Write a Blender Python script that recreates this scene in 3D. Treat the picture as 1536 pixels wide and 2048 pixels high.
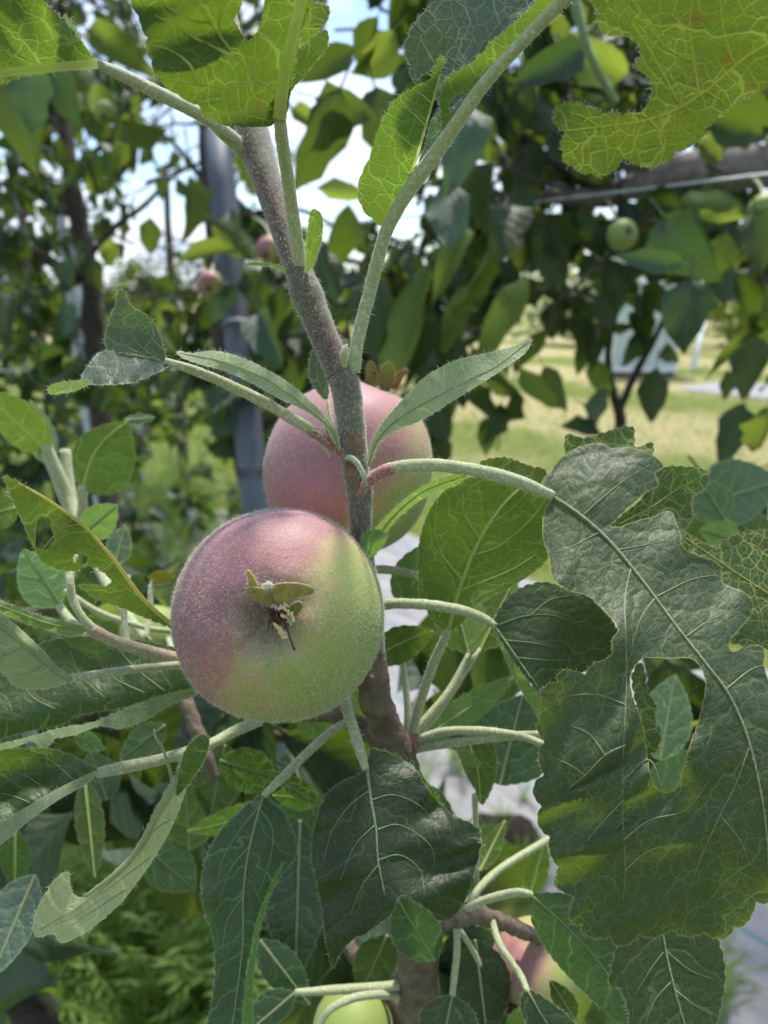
import bpy, math, random
import numpy as np
from mathutils import Vector, Matrix, noise as mnoise
from mathutils.geometry import delaunay_2d_cdt

for o in list(bpy.data.objects):
    bpy.data.objects.remove(o)
scene = bpy.context.scene
COL = scene.collection
random.seed(7)
R = math.radians

# ------------------------------------------------------------------ camera
F_PX, CX, CY = 1384.0, 768.0, 1024.0           # focal length in photo pixels
PITCH, CAM_H = R(17.4), 1.2
cam_d = bpy.data.cameras.new('camera')
cam = bpy.data.objects.new('camera', cam_d)
COL.objects.link(cam)
cam.location = (0, 0, CAM_H)
cam.rotation_euler = (R(90) - PITCH, 0, 0)
cam_d.sensor_fit = 'VERTICAL'
cam_d.sensor_height = 24.0
cam_d.lens = 24.0 * F_PX / 2048.0
cam_d.clip_start, cam_d.clip_end = 0.005, 3000
cam_d.dof.use_dof = True
cam_d.dof.focus_distance = 0.150
cam_d.dof.aperture_fstop = cam_d.lens / 1.6     # 1.6 mm pupil, a phone lens
cam_d.dof.aperture_blades = 0
scene.camera = cam
scene.render.resolution_x, scene.render.resolution_y = 768, 1024

# ------------------------------------------------------------------ sky and sun
SUN_EL, SUN_AZ = R(64), R(14)      # azimuth to the right of the viewing direction (+Y)
w = bpy.data.worlds.new('World')
scene.world = w
w.use_nodes = True
wn, wl = w.node_tree.nodes, w.node_tree.links
wn.clear()
sky = wn.new('ShaderNodeTexSky')
sky.sky_type = 'NISHITA'
sky.sun_disc = False
sky.sun_elevation = SUN_EL
sky.sun_rotation = SUN_AZ
sky.air_density, sky.dust_density, sky.ozone_density = 1.0, 0.6, 2.0
tc = wn.new('ShaderNodeTexCoord')
mp = wn.new('ShaderNodeMapping')
mp.inputs['Scale'].default_value = (1.6, 1.6, 4.2)
n1 = wn.new('ShaderNodeTexNoise')
n1.inputs['Scale'].default_value = 1.9
n1.inputs['Detail'].default_value = 7
n1.inputs['Roughness'].default_value = 0.55
n1.inputs['Distortion'].default_value = 0.25
cr = wn.new('ShaderNodeValToRGB')
cr.color_ramp.elements[0].position = 0.43
cr.color_ramp.elements[1].position = 0.62
n2 = wn.new('ShaderNodeTexNoise')
n2.inputs['Scale'].default_value = 5.0
n2.inputs['Detail'].default_value = 5
cr2 = wn.new('ShaderNodeValToRGB')
cr2.color_ramp.elements[0].position = 0.32
cr2.color_ramp.elements[0].color = (3.0, 3.6, 4.7, 1)
cr2.color_ramp.elements[1].position = 0.62
cr2.color_ramp.elements[1].color = (6.4, 6.6, 6.9, 1)
mx = wn.new('ShaderNodeMix')
mx.data_type = 'RGBA'
bg = wn.new('ShaderNodeBackground')
bg.inputs['Strength'].default_value = 0.115
out = wn.new('ShaderNodeOutputWorld')
wl.new(tc.outputs['Generated'], mp.inputs['Vector'])
wl.new(mp.outputs[0], n1.inputs['Vector'])
wl.new(mp.outputs[0], n2.inputs['Vector'])
wl.new(n1.outputs['Fac'], cr.inputs[0])
wl.new(n2.outputs['Fac'], cr2.inputs[0])
wl.new(cr.outputs[0], mx.inputs['Factor'])
wl.new(sky.outputs[0], mx.inputs['A'])
wl.new(cr2.outputs[0], mx.inputs['B'])
wl.new(mx.outputs['Result'], bg.inputs['Color'])
wl.new(bg.outputs[0], out.inputs['Surface'])

sun_d = bpy.data.lights.new('sun', 'SUN')
sun_d.energy = 3.5
sun_d.angle = R(5.0)
sun_d.color = (1.0, 0.95, 0.86)
sun = bpy.data.objects.new('sun', sun_d)
COL.objects.link(sun)
sdir = Vector((math.sin(SUN_AZ) * math.cos(SUN_EL), math.cos(SUN_AZ) * math.cos(SUN_EL), math.sin(SUN_EL)))
sun.rotation_euler = (-sdir).to_track_quat('-Z', 'Y').to_euler()
sun.location = sdir * 20

scene.view_settings.view_transform = 'Standard'
scene.view_settings.look = 'None'
scene.view_settings.exposure = 1.05
scene.view_settings.gamma = 1.0
scene.view_settings.use_curve_mapping = False
scene.render.engine = 'CYCLES'
scene.cycles.max_bounces = 5
scene.cycles.transparent_max_bounces = 8
scene.cycles.transmission_bounces = 4
scene.cycles.diffuse_bounces = 3

# ------------------------------------------------------------------ projection helpers
CAM = Vector((0, 0, CAM_H))
FWD = Vector((0, math.cos(PITCH), -math.sin(PITCH)))
RGT = Vector((1, 0, 0))
UPV = Vector((0, math.sin(PITCH), math.cos(PITCH)))


def P(px, py, d):
    """point seen at photo pixel (px, py) at depth d metres"""
    px, py, d = float(px), float(py), float(d)
    return CAM + (FWD + RGT * ((px - CX) / F_PX) + UPV * ((CY - py) / F_PX)) * d


def G(px, py, z=0.0):
    """point of the ground seen at a photo pixel"""
    v = FWD + (px - CX) / F_PX * RGT + (CY - py) / F_PX * UPV
    return CAM + v * ((z - CAM_H) / v.z)


def proj(p):
    v = Vector(p) - CAM
    d = v.dot(FWD)
    if d < 1e-6:
        return (-9999, -9999, d)
    return (CX + F_PX * v.dot(RGT) / d, CY - F_PX * v.dot(UPV) / d, d)


# ------------------------------------------------------------------ object helpers
def link(name, me, mat=None, parent=None):
    o = bpy.data.objects.new(name, me)
    COL.objects.link(o)
    if mat is not None and me is not None:
        if len(me.materials) == 0:
            me.materials.append(mat)
    if parent is not None:
        o.parent = parent
    return o


def mesh(name, verts, faces, smooth=True):
    me = bpy.data.meshes.new(name)
    me.from_pydata([tuple(v) for v in verts], [], faces)
    if smooth:
        me.polygons.foreach_set('use_smooth', [True] * len(me.polygons))
    me.update()
    return me


def thing(name, label, cat, loc=(0, 0, 0), group=None):
    o = bpy.data.objects.new(name, None)
    COL.objects.link(o)
    o.empty_display_size = 0.02
    o['label'] = label
    o['category'] = cat
    if group:
        o['group'] = group
    return o


def tag(o, label, cat, group=None):
    o['label'] = label
    o['category'] = cat
    if group:
        o['group'] = group
    return o


def crom(pts, n=8, closed=False):
    """Catmull-Rom through points of any dimension"""
    a = [np.array(p, float) for p in pts]
    m = len(a)
    res = []
    rng = range(m if closed else m - 1)
    for i in rng:
        p1, p2 = a[i], a[(i + 1) % m]
        p0 = a[(i - 1) % m] if (closed or i > 0) else 2 * p1 - p2
        p3 = a[(i + 2) % m] if (closed or i + 2 < m) else 2 * p2 - p1
        for k in range(n):
            t = k / n
            res.append(0.5 * ((2 * p1) + (p2 - p0) * t + (2 * p0 - 5 * p1 + 4 * p2 - p3) * t * t
                              + (3 * p1 - p0 - 3 * p2 + p3) * t ** 3))
    if not closed:
        res.append(a[-1])
    return res


class MB:
    """collects shapes into one mesh"""
    def __init__(self):
        self.v, self.f = [], []

    def add(self, v, f):
        b = len(self.v)
        self.v += [tuple(x) for x in v]
        self.f += [tuple(i + b for i in g) for g in f]

    def tube(self, pts, rads, seg=8, cap=True, rough=0.0, ell=1.0):
        pts = [Vector(p) for p in pts]
        n = len(pts)
        b = len(self.v)
        t = (pts[1] - pts[0]).normalized()
        ref = Vector((0, 0, 1)) if abs(t.z) < 0.9 else Vector((1, 0, 0))
        nrm = t.cross(ref).normalized()
        for i in range(n):
            t = (pts[min(i + 1, n - 1)] - pts[max(i - 1, 0)])
            if t.length < 1e-12:
                t = Vector((0, 0, 1))
            t.normalize()
            nrm = (nrm - t * nrm.dot(t)).normalized()
            bi = t.cross(nrm)
            for k in range(seg):
                a = 2 * math.pi * k / seg
                rr = rads[i]
                if rough:
                    q = pts[i] / max(rads[i], 1e-5) * 0.6 + Vector((math.cos(a), math.sin(a), 0)) * 0.9
                    rr *= 1 + rough * mnoise.noise(q)
                self.v.append(tuple(pts[i] + (nrm * math.cos(a) + bi * math.sin(a) * ell) * rr))
        for i in range(n - 1):
            for k in range(seg):
                k2 = (k + 1) % seg
                self.f.append((b + i * seg + k, b + i * seg + k2, b + (i + 1) * seg + k2, b + (i + 1) * seg + k))
        if cap:
            self.f.append(tuple(b + k for k in range(seg))[::-1])
            self.f.append(tuple(b + (n - 1) * seg + k for k in range(seg)))

    def box(self, lo, hi):
        x0, y0, z0 = lo
        x1, y1, z1 = hi
        self.add([(x0, y0, z0), (x1, y0, z0), (x1, y1, z0), (x0, y1, z0), (x0, y0, z1), (x1, y0, z1), (x1, y1, z1), (x0, y1, z1)],
                 [(3, 2, 1, 0), (4, 5, 6, 7), (0, 1, 5, 4), (1, 2, 6, 5), (2, 3, 7, 6), (3, 0, 4, 7)])

    def build(self, name, mat, parent=None, smooth=True):
        return link(name, mesh(name, self.v, self.f, smooth), mat, parent)


# ------------------------------------------------------------------ material helpers
class NT:
    dim = '3D'

    def __init__(self, name):
        self.m = bpy.data.materials.new(name)
        self.m.use_nodes = True
        self.t = self.m.node_tree
        self.t.nodes.clear()
        self.out = self.t.nodes.new('ShaderNodeOutputMaterial')

    def n(self, typ, **kw):
        x = self.t.nodes.new(typ)
        for k, v in kw.items():
            if k.startswith('_'):
                setattr(x, k[1:], v)
        return x

    def set(self, sock, v):
        if hasattr(v, 'is_linked') or hasattr(v, 'links'):
            self.t.links.new(v, sock)
        else:
            sock.default_value = v

    def math(self, op, a, b=None, c=None, clamp=False):
        x = self.n('ShaderNodeMath')
        x.operation = op
        x.use_clamp = clamp
        self.set(x.inputs[0], a)
        if b is not None:
            self.set(x.inputs[1], b)
        if c is not None:
            self.set(x.inputs[2], c)
        return x.outputs[0]

    def mix(self, fac, a, b, blend='MIX'):
        x = self.n('ShaderNodeMix')
        x.data_type = 'RGBA'
        x.blend_type = blend
        self.set(x.inputs['Factor'], fac)
        for s, v in (('A', a), ('B', b)):
            self.set(x.inputs[s], tuple(v) + (1,) if isinstance(v, tuple) and len(v) == 3 else v)
        return x.outputs['Result']

    def ramp(self, fac, stops):
        x = self.n('ShaderNodeValToRGB')
        e = x.color_ramp.elements
        while len(e) < len(stops):
            e.new(0.5)
        for i, (p, c) in enumerate(stops):
            e[i].position = p
            e[i].color = tuple(c) + (1,) if len(c) == 3 else c
        self.set(x.inputs[0], fac)
        return x.outputs[0]

    def smooth(self, v, lo, hi, a=0.0, b=1.0):
        x = self.n('ShaderNodeMapRange')
        x.interpolation_type = 'SMOOTHSTEP'
        self.set(x.inputs[0], v)
        x.inputs[1].default_value, x.inputs[2].default_value = lo, hi
        x.inputs[3].default_value, x.inputs[4].default_value = a, b
        return x.outputs[0]

    def noise(self, vec, scale, detail=3, rough=0.5, dist=0.0, out='Fac'):
        x = self.n('ShaderNodeTexNoise')
        x.noise_dimensions = self.dim
        if vec is not None:
            self.set(x.inputs['Vector'], vec)
        x.inputs['Scale'].default_value = scale
        x.inputs['Detail'].default_value = detail
        x.inputs['Roughness'].default_value = rough
        x.inputs['Distortion'].default_value = dist
        return x.outputs[out]

    def vor(self, vec, scale, feature='F1', rnd=1.0, out='Distance'):
        x = self.n('ShaderNodeTexVoronoi')
        x.voronoi_dimensions = self.dim
        x.feature = feature
        if vec is not None:
            self.set(x.inputs['Vector'], vec)
        x.inputs['Scale'].default_value = scale
        x.inputs['Randomness'].default_value = rnd
        return x.outputs[out]

    def bump(self, h, strength=0.5, dist=0.001, normal=None):
        x = self.n('ShaderNodeBump')
        x.inputs['Strength'].default_value = strength
        x.inputs['Distance'].default_value = dist
        self.set(x.inputs['Height'], h)
        if normal is not None:
            self.set(x.inputs['Normal'], normal)
        return x.outputs[0]

    def principled(self, col, rough=0.5, normal=None, spec=0.5, sheen=0.0, metal=0.0):
        x = self.n('ShaderNodeBsdfPrincipled')
        self.set(x.inputs['Base Color'], tuple(col) + (1,) if isinstance(col, tuple) and len(col) == 3 else col)
        self.set(x.inputs['Roughness'], rough)
        x.inputs['Specular IOR Level'].default_value = spec
        x.inputs['Metallic'].default_value = metal
        if sheen:
            x.inputs['Sheen Weight'].default_value = sheen
            x.inputs['Sheen Roughness'].default_value = 0.5
        if normal is not None:
            self.set(x.inputs['Normal'], normal)
        return x.outputs[0]

    def translucent(self, col, normal=None):
        x = self.n('ShaderNodeBsdfTranslucent')
        self.set(x.inputs['Color'], tuple(col) + (1,) if isinstance(col, tuple) and len(col) == 3 else col)
        if normal is not None:
            self.set(x.inputs['Normal'], normal)
        return x.outputs[0]

    def mixs(self, fac, a, b):
        x = self.n('ShaderNodeMixShader')
        self.set(x.inputs[0], fac)
        self.t.links.new(a, x.inputs[1])
        self.t.links.new(b, x.inputs[2])
        return x.outputs[0]

    def done(self, sh):
        self.t.links.new(sh, self.out.inputs['Surface'])
        return self.m

    def obj(self):
        return self.n('ShaderNodeTexCoord').outputs['Object']


def plain(name, c1, c2, scale=30, rough=0.6, bump=0.3, bdist=0.002, spec=0.4, metal=0.0, stretch=None):
    t = NT(name)
    v = t.obj()
    if stretch:
        m = t.n('ShaderNodeMapping')
        m.inputs['Scale'].default_value = stretch
        t.set(m.inputs['Vector'], v)
        v = m.outputs[0]
    n = t.noise(v, scale, 5, 0.6)
    col = t.ramp(n, [(0.3, c1), (0.7, c2)])
    nb = t.noise(v, scale * 3, 4, 0.6)
    return t.done(t.principled(col, rough, t.bump(nb, bump, bdist), spec, metal=metal))
# ------------------------------------------------------------------ leaf materials
def leaf_mat(name, base, base2, vein, trans, tmix, rough, spec, under=False, net=2.6, spacing=0.85, vw=0.045,
             down=0.25, edge_col=None, netvis=0.6, brown=0.25, sheen=0.15, bump=0.42, wrinkle=0.0):
    """two-sided leaf blade: UV holds (along midrib, across midrib) in centimetres"""
    t = NT(name)
    t.dim = '2D'
    uv = t.n('ShaderNodeUVMap')
    uv.uv_map = 'leaf'
    sep = t.n('ShaderNodeSeparateXYZ')
    t.set(sep.inputs[0], uv.outputs[0])
    s, tt = sep.outputs[0], sep.outputs[1]
    a = t.math('ABSOLUTE', tt)
    wob = t.math('MULTIPLY', t.math('SUBTRACT', t.noise(uv.outputs[0], 1.1, 2), 0.5), 1.1)
    ph = t.math('SUBTRACT', s, t.math('ADD', t.math('MULTIPLY', a, 0.75), t.math('MULTIPLY', t.math('MULTIPLY', a, a), 0.10)))
    ph = t.math('ADD', ph, wob)
    ph = t.math('ADD', ph, t.math('MULTIPLY', t.math('SIGN', tt), spacing * 0.22))
    fr = t.math('PINGPONG', ph, spacing * 0.5)          # 0 on the vein
    wmod = t.math('SUBTRACT', vw, t.math('MULTIPLY', a, vw * 0.22))
    lat = t.math('SUBTRACT', 1.0, t.smooth(t.math('DIVIDE', fr, t.math('MAXIMUM', wmod, 0.012)), 0.35, 1.0))
    # reticulate net between the side veins
    wv = t.n('ShaderNodeVectorMath')
    wv.operation = 'ADD'
    t.set(wv.inputs[0], uv.outputs[0])
    sc = t.n('ShaderNodeVectorMath')
    sc.operation = 'SCALE'
    t.set(sc.inputs[0], t.noise(uv.outputs[0], 3.0, 2, out='Color'))
    sc.inputs['Scale'].default_value = 0.16
    t.set(wv.inputs[1], sc.outputs[0])
    e1 = t.vor(wv.outputs[0], net, 'DISTANCE_TO_EDGE', 0.9)
    e2 = t.vor(wv.outputs[0], net * 2.4, 'DISTANCE_TO_EDGE', 0.9)
    n1 = t.math('SUBTRACT', 1.0, t.smooth(e1, 0.01, 0.07))
    n2 = t.math('SUBTRACT', 1.0, t.smooth(e2, 0.01, 0.12))
    nv = t.math('MAXIMUM', t.math('MULTIPLY', n1, netvis), t.math('MULTIPLY', n2, netvis * 0.38))
    patch = t.smooth(t.noise(uv.outputs[0], 0.8, 2), 0.35, 0.62)
    nv = t.math('MULTIPLY', nv, t.math('ADD', 0.35, t.math('MULTIPLY', patch, 0.65)))
    v = t.math('MAXIMUM', t.math('MULTIPLY', lat, 0.5), nv)
    info = t.n('ShaderNodeObjectInfo')
    big = t.noise(uv.outputs[0], 0.9, 3, 0.6)
    fine = t.noise(uv.outputs[0], 14, 2, 0.7)
    col = t.mix(t.smooth(big, 0.3, 0.7), base, base2)
    col = t.mix(t.math('MULTIPLY', fine, 0.35), col, tuple(c * 0.45 for c in base))
    col = t.mix(v, col, vein)
    # short pale down, thicker along the veins
    mpd = t.n('ShaderNodeMapping')
    mpd.inputs['Rotation'].default_value = (0, 0, 0.7)
    mpd.inputs['Scale'].default_value = (1.0, 2.2, 1.0)
    t.set(mpd.inputs['Vector'], uv.outputs[0])
    h1 = t.noise(mpd.outputs[0], 17, 1, 0.6, 3.0)
    hair = t.smooth(h1, 0.57, 0.68)
    hair = t.math('MULTIPLY', hair, t.math('ADD', down * 0.5, t.math('MULTIPLY', t.math('ADD', v, patch), down * 0.5)))
    col = t.mix(hair, col, (0.42, 0.48, 0.38))
    # brown specks
    sp = t.noise(uv.outputs[0], 1.7, 2, 0.5)
    spk = t.math('MULTIPLY', t.smooth(sp, 0.70, 0.76), brown)
    col = t.mix(spk, col, (0.16, 0.06, 0.02))
    ed = t.n('ShaderNodeAttribute')
    ed.attribute_name = 'edge'
    ec = edge_col or vein  # leaf's own margin colour, brightened to paint in rim light
    col = t.mix(t.math('MULTIPLY', t.smooth(ed.outputs['Fac'], 0.35, 1.0), 0.75), col, ec)
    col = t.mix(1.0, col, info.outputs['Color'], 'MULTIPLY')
    tc_ = t.mix(v, trans, tuple(min(1, c * 1.9 + 0.10) for c in trans))
    tc_ = t.mix(t.math('MULTIPLY', t.smooth(big, 0.3, 0.7), 0.5), tc_, tuple(c * 0.6 for c in trans))
    tc_ = t.mix(spk, tc_, (0.25, 0.10, 0.02))
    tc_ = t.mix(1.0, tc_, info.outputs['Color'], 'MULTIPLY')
    quilt = t.math('MULTIPLY', t.smooth(fr, 0.0, 0.3), 0.5)
    if under:
        hgt = t.math('ADD', t.math('MULTIPLY', v, 0.8), t.math('MULTIPLY', quilt, -0.5))
    else:
        hgt = t.math('ADD', t.math('MULTIPLY', quilt, 0.9), t.math('MULTIPLY', t.smooth(e1, 0.0, 0.30), 0.16))
    if wrinkle:
        mw = t.n('ShaderNodeMapping')
        mw.inputs['Scale'].default_value = (1.0, 0.45, 1.0)
        t.set(mw.inputs['Vector'], uv.outputs[0])
        hgt = t.math('ADD', hgt, t.math('MULTIPLY', t.noise(mw.outputs[0], 4.5, 2, 0.55, 0.6), wrinkle))
    hgt = t.math('ADD', hgt, t.math('MULTIPLY', fine, 0.22))
    hgt = t.math('ADD', hgt, t.math('MULTIPLY', hair, 0.3))
    nrm = t.bump(hgt, bump, 0.0011)
    rg = t.math('ADD', rough, t.math('MULTIPLY', t.math('SUBTRACT', fine, 0.5), 0.25))
    pr = t.principled(col, rg, nrm, spec, sheen)
    return t.done(t.mixs(tmix, pr, t.translucent(tc_, nrm)))


M = {}
M['top'] = leaf_mat('leaf_upper_dark', (0.015, 0.034, 0.010), (0.024, 0.050, 0.013), (0.11, 0.17, 0.06),
                    (0.16, 0.27, 0.02), 0.26, 0.46, 0.45, sheen=0.02, net=3.6, spacing=0.95, netvis=0.32, wrinkle=0.5, down=0.16, edge_col=(0.22, 0.28, 0.08))
M['hero'] = leaf_mat('leaf_upper_chewed', (0.018, 0.041, 0.013), (0.030, 0.062, 0.017), (0.15, 0.21, 0.06),
                     (0.19, 0.30, 0.02), 0.27, 0.54, 0.48, net=3.3, spacing=1.05, wrinkle=0.6, down=0.26, sheen=0.05, edge_col=(0.40, 0.38, 0.09),
                     netvis=0.42, brown=0.22, bump=0.5)
M['blue'] = leaf_mat('leaf_upper_downy', (0.030, 0.058, 0.036), (0.044, 0.080, 0.047), (0.20, 0.27, 0.17),
                     (0.16, 0.30, 0.05), 0.28, 0.5, 0.45, net=3.6, spacing=0.8, netvis=0.28, wrinkle=0.6, down=0.38, edge_col=(0.32, 0.38, 0.22), sheen=0.1)
M['under'] = leaf_mat('leaf_underside_pale', (0.15, 0.215, 0.10), (0.19, 0.26, 0.125), (0.33, 0.38, 0.22),
                      (0.32, 0.50, 0.06), 0.38, 0.75, 0.2, under=True, net=3.4, spacing=0.9, netvis=0.45, down=0.45, edge_col=(0.36, 0.38, 0.18), sheen=0.3)
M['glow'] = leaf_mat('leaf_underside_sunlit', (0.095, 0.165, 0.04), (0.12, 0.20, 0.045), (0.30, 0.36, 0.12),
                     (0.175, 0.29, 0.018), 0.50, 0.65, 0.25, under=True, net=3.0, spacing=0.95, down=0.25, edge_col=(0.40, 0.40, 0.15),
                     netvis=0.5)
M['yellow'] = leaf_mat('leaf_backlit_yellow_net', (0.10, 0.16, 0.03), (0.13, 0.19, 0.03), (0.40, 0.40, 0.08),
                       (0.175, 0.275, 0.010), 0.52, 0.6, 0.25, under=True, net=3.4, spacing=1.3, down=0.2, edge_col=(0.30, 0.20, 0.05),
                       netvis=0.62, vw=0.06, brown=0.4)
M['net'] = leaf_mat('leaf_dark_yellow_net', (0.03, 0.065, 0.018), (0.04, 0.085, 0.02), (0.34, 0.36, 0.08),
                    (0.16, 0.30, 0.02), 0.36, 0.5, 0.3, net=3.2, spacing=1.1, down=0.12, edge_col=(0.34, 0.27, 0.07),
                    netvis=1.0, brown=0.5)


M['pale'] = leaf_mat('leaf_woolly_pale', (0.23, 0.27, 0.15), (0.29, 0.33, 0.19), (0.38, 0.42, 0.27),
                     (0.30, 0.42, 0.08), 0.16, 0.8, 0.2, under=True, net=4.5, spacing=0.8, down=0.55, netvis=0.4, edge_col=(0.45, 0.45, 0.27), sheen=0.3, wrinkle=0.8)
M['bluenet'] = leaf_mat('leaf_blue_pale_net', (0.030, 0.056, 0.045), (0.042, 0.074, 0.058), (0.26, 0.33, 0.20),
                        (0.12, 0.20, 0.05), 0.14, 0.5, 0.45, net=3.3, spacing=1.0, down=0.35, netvis=0.75, edge_col=(0.34, 0.36, 0.2), wrinkle=0.6)


def stem_mat(name, c1, c2, c3, scale=300, sheen=0.4, trans=None, tmix=0.45):
    t = NT(name)
    v = t.obj()
    big = t.noise(v, 60, 3, 0.6)
    fine = t.noise(v, scale * 4, 3, 0.7)
    col = t.mix(t.smooth(big, 0.38, 0.62), c1, c2)
    col = t.mix(t.smooth(fine, 0.45, 0.75), col, c3)
    pr = t.principled(col, 0.75, t.bump(fine, 0.5, 0.0003), 0.25, sheen)
    if trans:
        pr = t.mixs(tmix, pr, t.translucent(trans))
    return t.done(pr)


M['shoot'] = stem_mat('shoot_downy_bark', (0.105, 0.105, 0.062), (0.088, 0.072, 0.050), (0.23, 0.23, 0.17))
M['shoot_up'] = stem_mat('shoot_purple_down', (0.080, 0.072, 0.043), (0.078, 0.048, 0.038), (0.19, 0.17, 0.12))
M['petiole'] = stem_mat('petiole_green_down', (0.27, 0.31, 0.15), (0.28, 0.31, 0.16), (0.48, 0.50, 0.38))
M['petiole_pink'] = stem_mat('petiole_pinkish', (0.29, 0.21, 0.14), (0.26, 0.24, 0.13), (0.44, 0.40, 0.31))
M['petiole_red'] = stem_mat('petiole_red_base', (0.26, 0.09, 0.07), (0.21, 0.10, 0.07), (0.38, 0.30, 0.24))
M['rib'] = stem_mat('midrib_pale', (0.30, 0.35, 0.16), (0.27, 0.32, 0.15), (0.40, 0.43, 0.28), trans=(0.45, 0.55, 0.2))
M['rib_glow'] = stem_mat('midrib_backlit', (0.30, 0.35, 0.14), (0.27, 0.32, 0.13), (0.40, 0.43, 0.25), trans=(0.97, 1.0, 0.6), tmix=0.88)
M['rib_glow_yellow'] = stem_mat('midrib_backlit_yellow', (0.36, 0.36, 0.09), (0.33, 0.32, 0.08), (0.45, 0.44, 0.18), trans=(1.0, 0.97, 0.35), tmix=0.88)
M['rib_yellow'] = stem_mat('midrib_yellow', (0.36, 0.36, 0.09), (0.33, 0.32, 0.08), (0.45, 0.44, 0.18), trans=(0.8, 0.76, 0.2), tmix=0.45)
M['rib_dark'] = stem_mat('midrib_green', (0.11, 0.17, 0.06), (0.13, 0.19, 0.07), (0.28, 0.33, 0.2))
M['rib_hero'] = stem_mat('midrib_olive', (0.17, 0.20, 0.09), (0.15, 0.18, 0.07), (0.30, 0.32, 0.2))
M['scar'] = plain('bud_scar_bark', (0.10, 0.062, 0.035), (0.22, 0.15, 0.09), 500, 0.85, 0.8, 0.0006)
M['bark'] = plain('spur_bark', (0.085, 0.06, 0.042), (0.20, 0.16, 0.12), 250, 0.85, 0.9, 0.0012)
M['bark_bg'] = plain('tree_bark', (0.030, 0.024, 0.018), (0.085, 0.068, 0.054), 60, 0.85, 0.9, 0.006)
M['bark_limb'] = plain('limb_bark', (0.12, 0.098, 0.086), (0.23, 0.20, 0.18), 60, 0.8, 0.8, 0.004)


def fuzz_mat():
    t = NT('pale_down_hair')
    pr = t.principled((0.70, 0.69, 0.62), 0.6, spec=0.3)
    return t.done(t.mixs(0.4, pr, t.translucent((0.75, 0.75, 0.65))))


M['fuzz'] = fuzz_mat()


def apple_mat(name, pole, warm=1.0, bias=0.0, pale=0.0):
    """young apple skin: rose blush on one flank, green elsewhere, pale bloom; object space, +Z is the calyx end"""
    t = NT(name)
    v = t.obj()
    dot = t.n('ShaderNodeVectorMath')
    dot.operation = 'DOT_PRODUCT'
    t.set(dot.inputs[0], v)
    dot.inputs[1].default_value = tuple(Vector(pole).normalized() / 0.025)
    nb = t.noise(v, 55, 3, 0.55)
    nb2 = t.noise(v, 170, 4, 0.6)
    f = t.math('ADD', dot.outputs['Value'], t.math('MULTIPLY', t.math('SUBTRACT', nb, 0.5), 0.9))
    f = t.math('ADD', f, t.math('MULTIPLY', t.math('SUBTRACT', nb2, 0.5), 0.8))
    flat = t.n('ShaderNodeVectorMath')
    flat.operation = 'MULTIPLY'
    t.set(flat.inputs[0], v)
    flat.inputs[1].default_value = (1, 1, 0.0)
    nz = t.n('ShaderNodeVectorMath')
    nz.operation = 'NORMALIZE'
    t.set(nz.inputs[0], flat.outputs[0])
    st = t.noise(nz.outputs[0], 11, 4, 0.7)
    f = t.math('ADD', f, t.math('MULTIPLY', t.math('SUBTRACT', st, 0.5), 0.55))
    f = t.math('ADD', t.math('MULTIPLY', f, 0.40), 0.5 + bias)
    col = t.ramp(f, [(0.18, (0.195, 0.265, 0.052)), (0.36, (0.265, 0.300, 0.074)), (0.47, (0.36, 0.265, 0.125)),
                     (0.58, (0.32 * warm + pale * 0.3, 0.140 + pale * 0.3, 0.130 + pale * 0.2)), (0.74, (0.245 * warm + pale * 0.8, 0.100 + pale * 0.4, 0.122 + pale * 0.4)), (0.95, (0.205 * warm + pale * 0.8, 0.100 + pale * 0.4, 0.115 + pale * 0.4))])
    # grey green eye, its colour darkened to suggest shade in the basin
    sep = t.n('ShaderNodeSeparateXYZ')
    t.set(sep.inputs[0], v)
    rad = t.math('SQRT', t.math('ADD', t.math('POWER', sep.outputs[0], 2.0), t.math('POWER', sep.outputs[1], 2.0)))
    eye = t.math('MULTIPLY', t.math('SUBTRACT', 1.0, t.smooth(t.math('ADD', rad, t.math('MULTIPLY', t.math('SUBTRACT', nb, 0.5), 0.010)), 0.003, 0.0105)),
                 t.smooth(sep.outputs[2], 0.0, 0.01))
    col = t.mix(t.math('MULTIPLY', eye, 0.6), col, (0.12, 0.15, 0.08))
    # lenticels and bloom
    len_ = t.vor(v, 420, 'F1')
    col = t.mix(t.math('MULTIPLY', t.math('SUBTRACT', 1.0, t.smooth(len_, 0.05, 0.16)), 0.25), col, (0.42, 0.38, 0.26))
    fine = t.noise(v, 1500, 3, 0.7)
    col = t.mix(t.math('MULTIPLY', t.smooth(fine, 0.42, 0.7), 0.15), col, (0.45, 0.42, 0.38))
    rus = t.math('MULTIPLY', t.smooth(t.noise(v, 95, 3, 0.6), 0.68, 0.76), 0.5)
    col = t.mix(rus, col, (0.20, 0.085, 0.03))
    hgt = t.math('ADD', fine, t.math('MULTIPLY', nb2, 0.6))
    x = t.n('ShaderNodeBsdfPrincipled')
    t.set(x.inputs['Base Color'], col)
    x.inputs['Roughness'].default_value = 0.55
    x.inputs['Specular IOR Level'].default_value = 0.35
    x.inputs['Sheen Weight'].default_value = 0.12
    x.inputs['Sheen Roughness'].default_value = 0.45
    x.inputs['Sheen Tint'].default_value = (0.9, 0.88, 0.85, 1)
    t.set(x.inputs['Normal'], t.bump(hgt, 0.25, 0.0003))
    return t.done(x.outputs[0])


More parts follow.
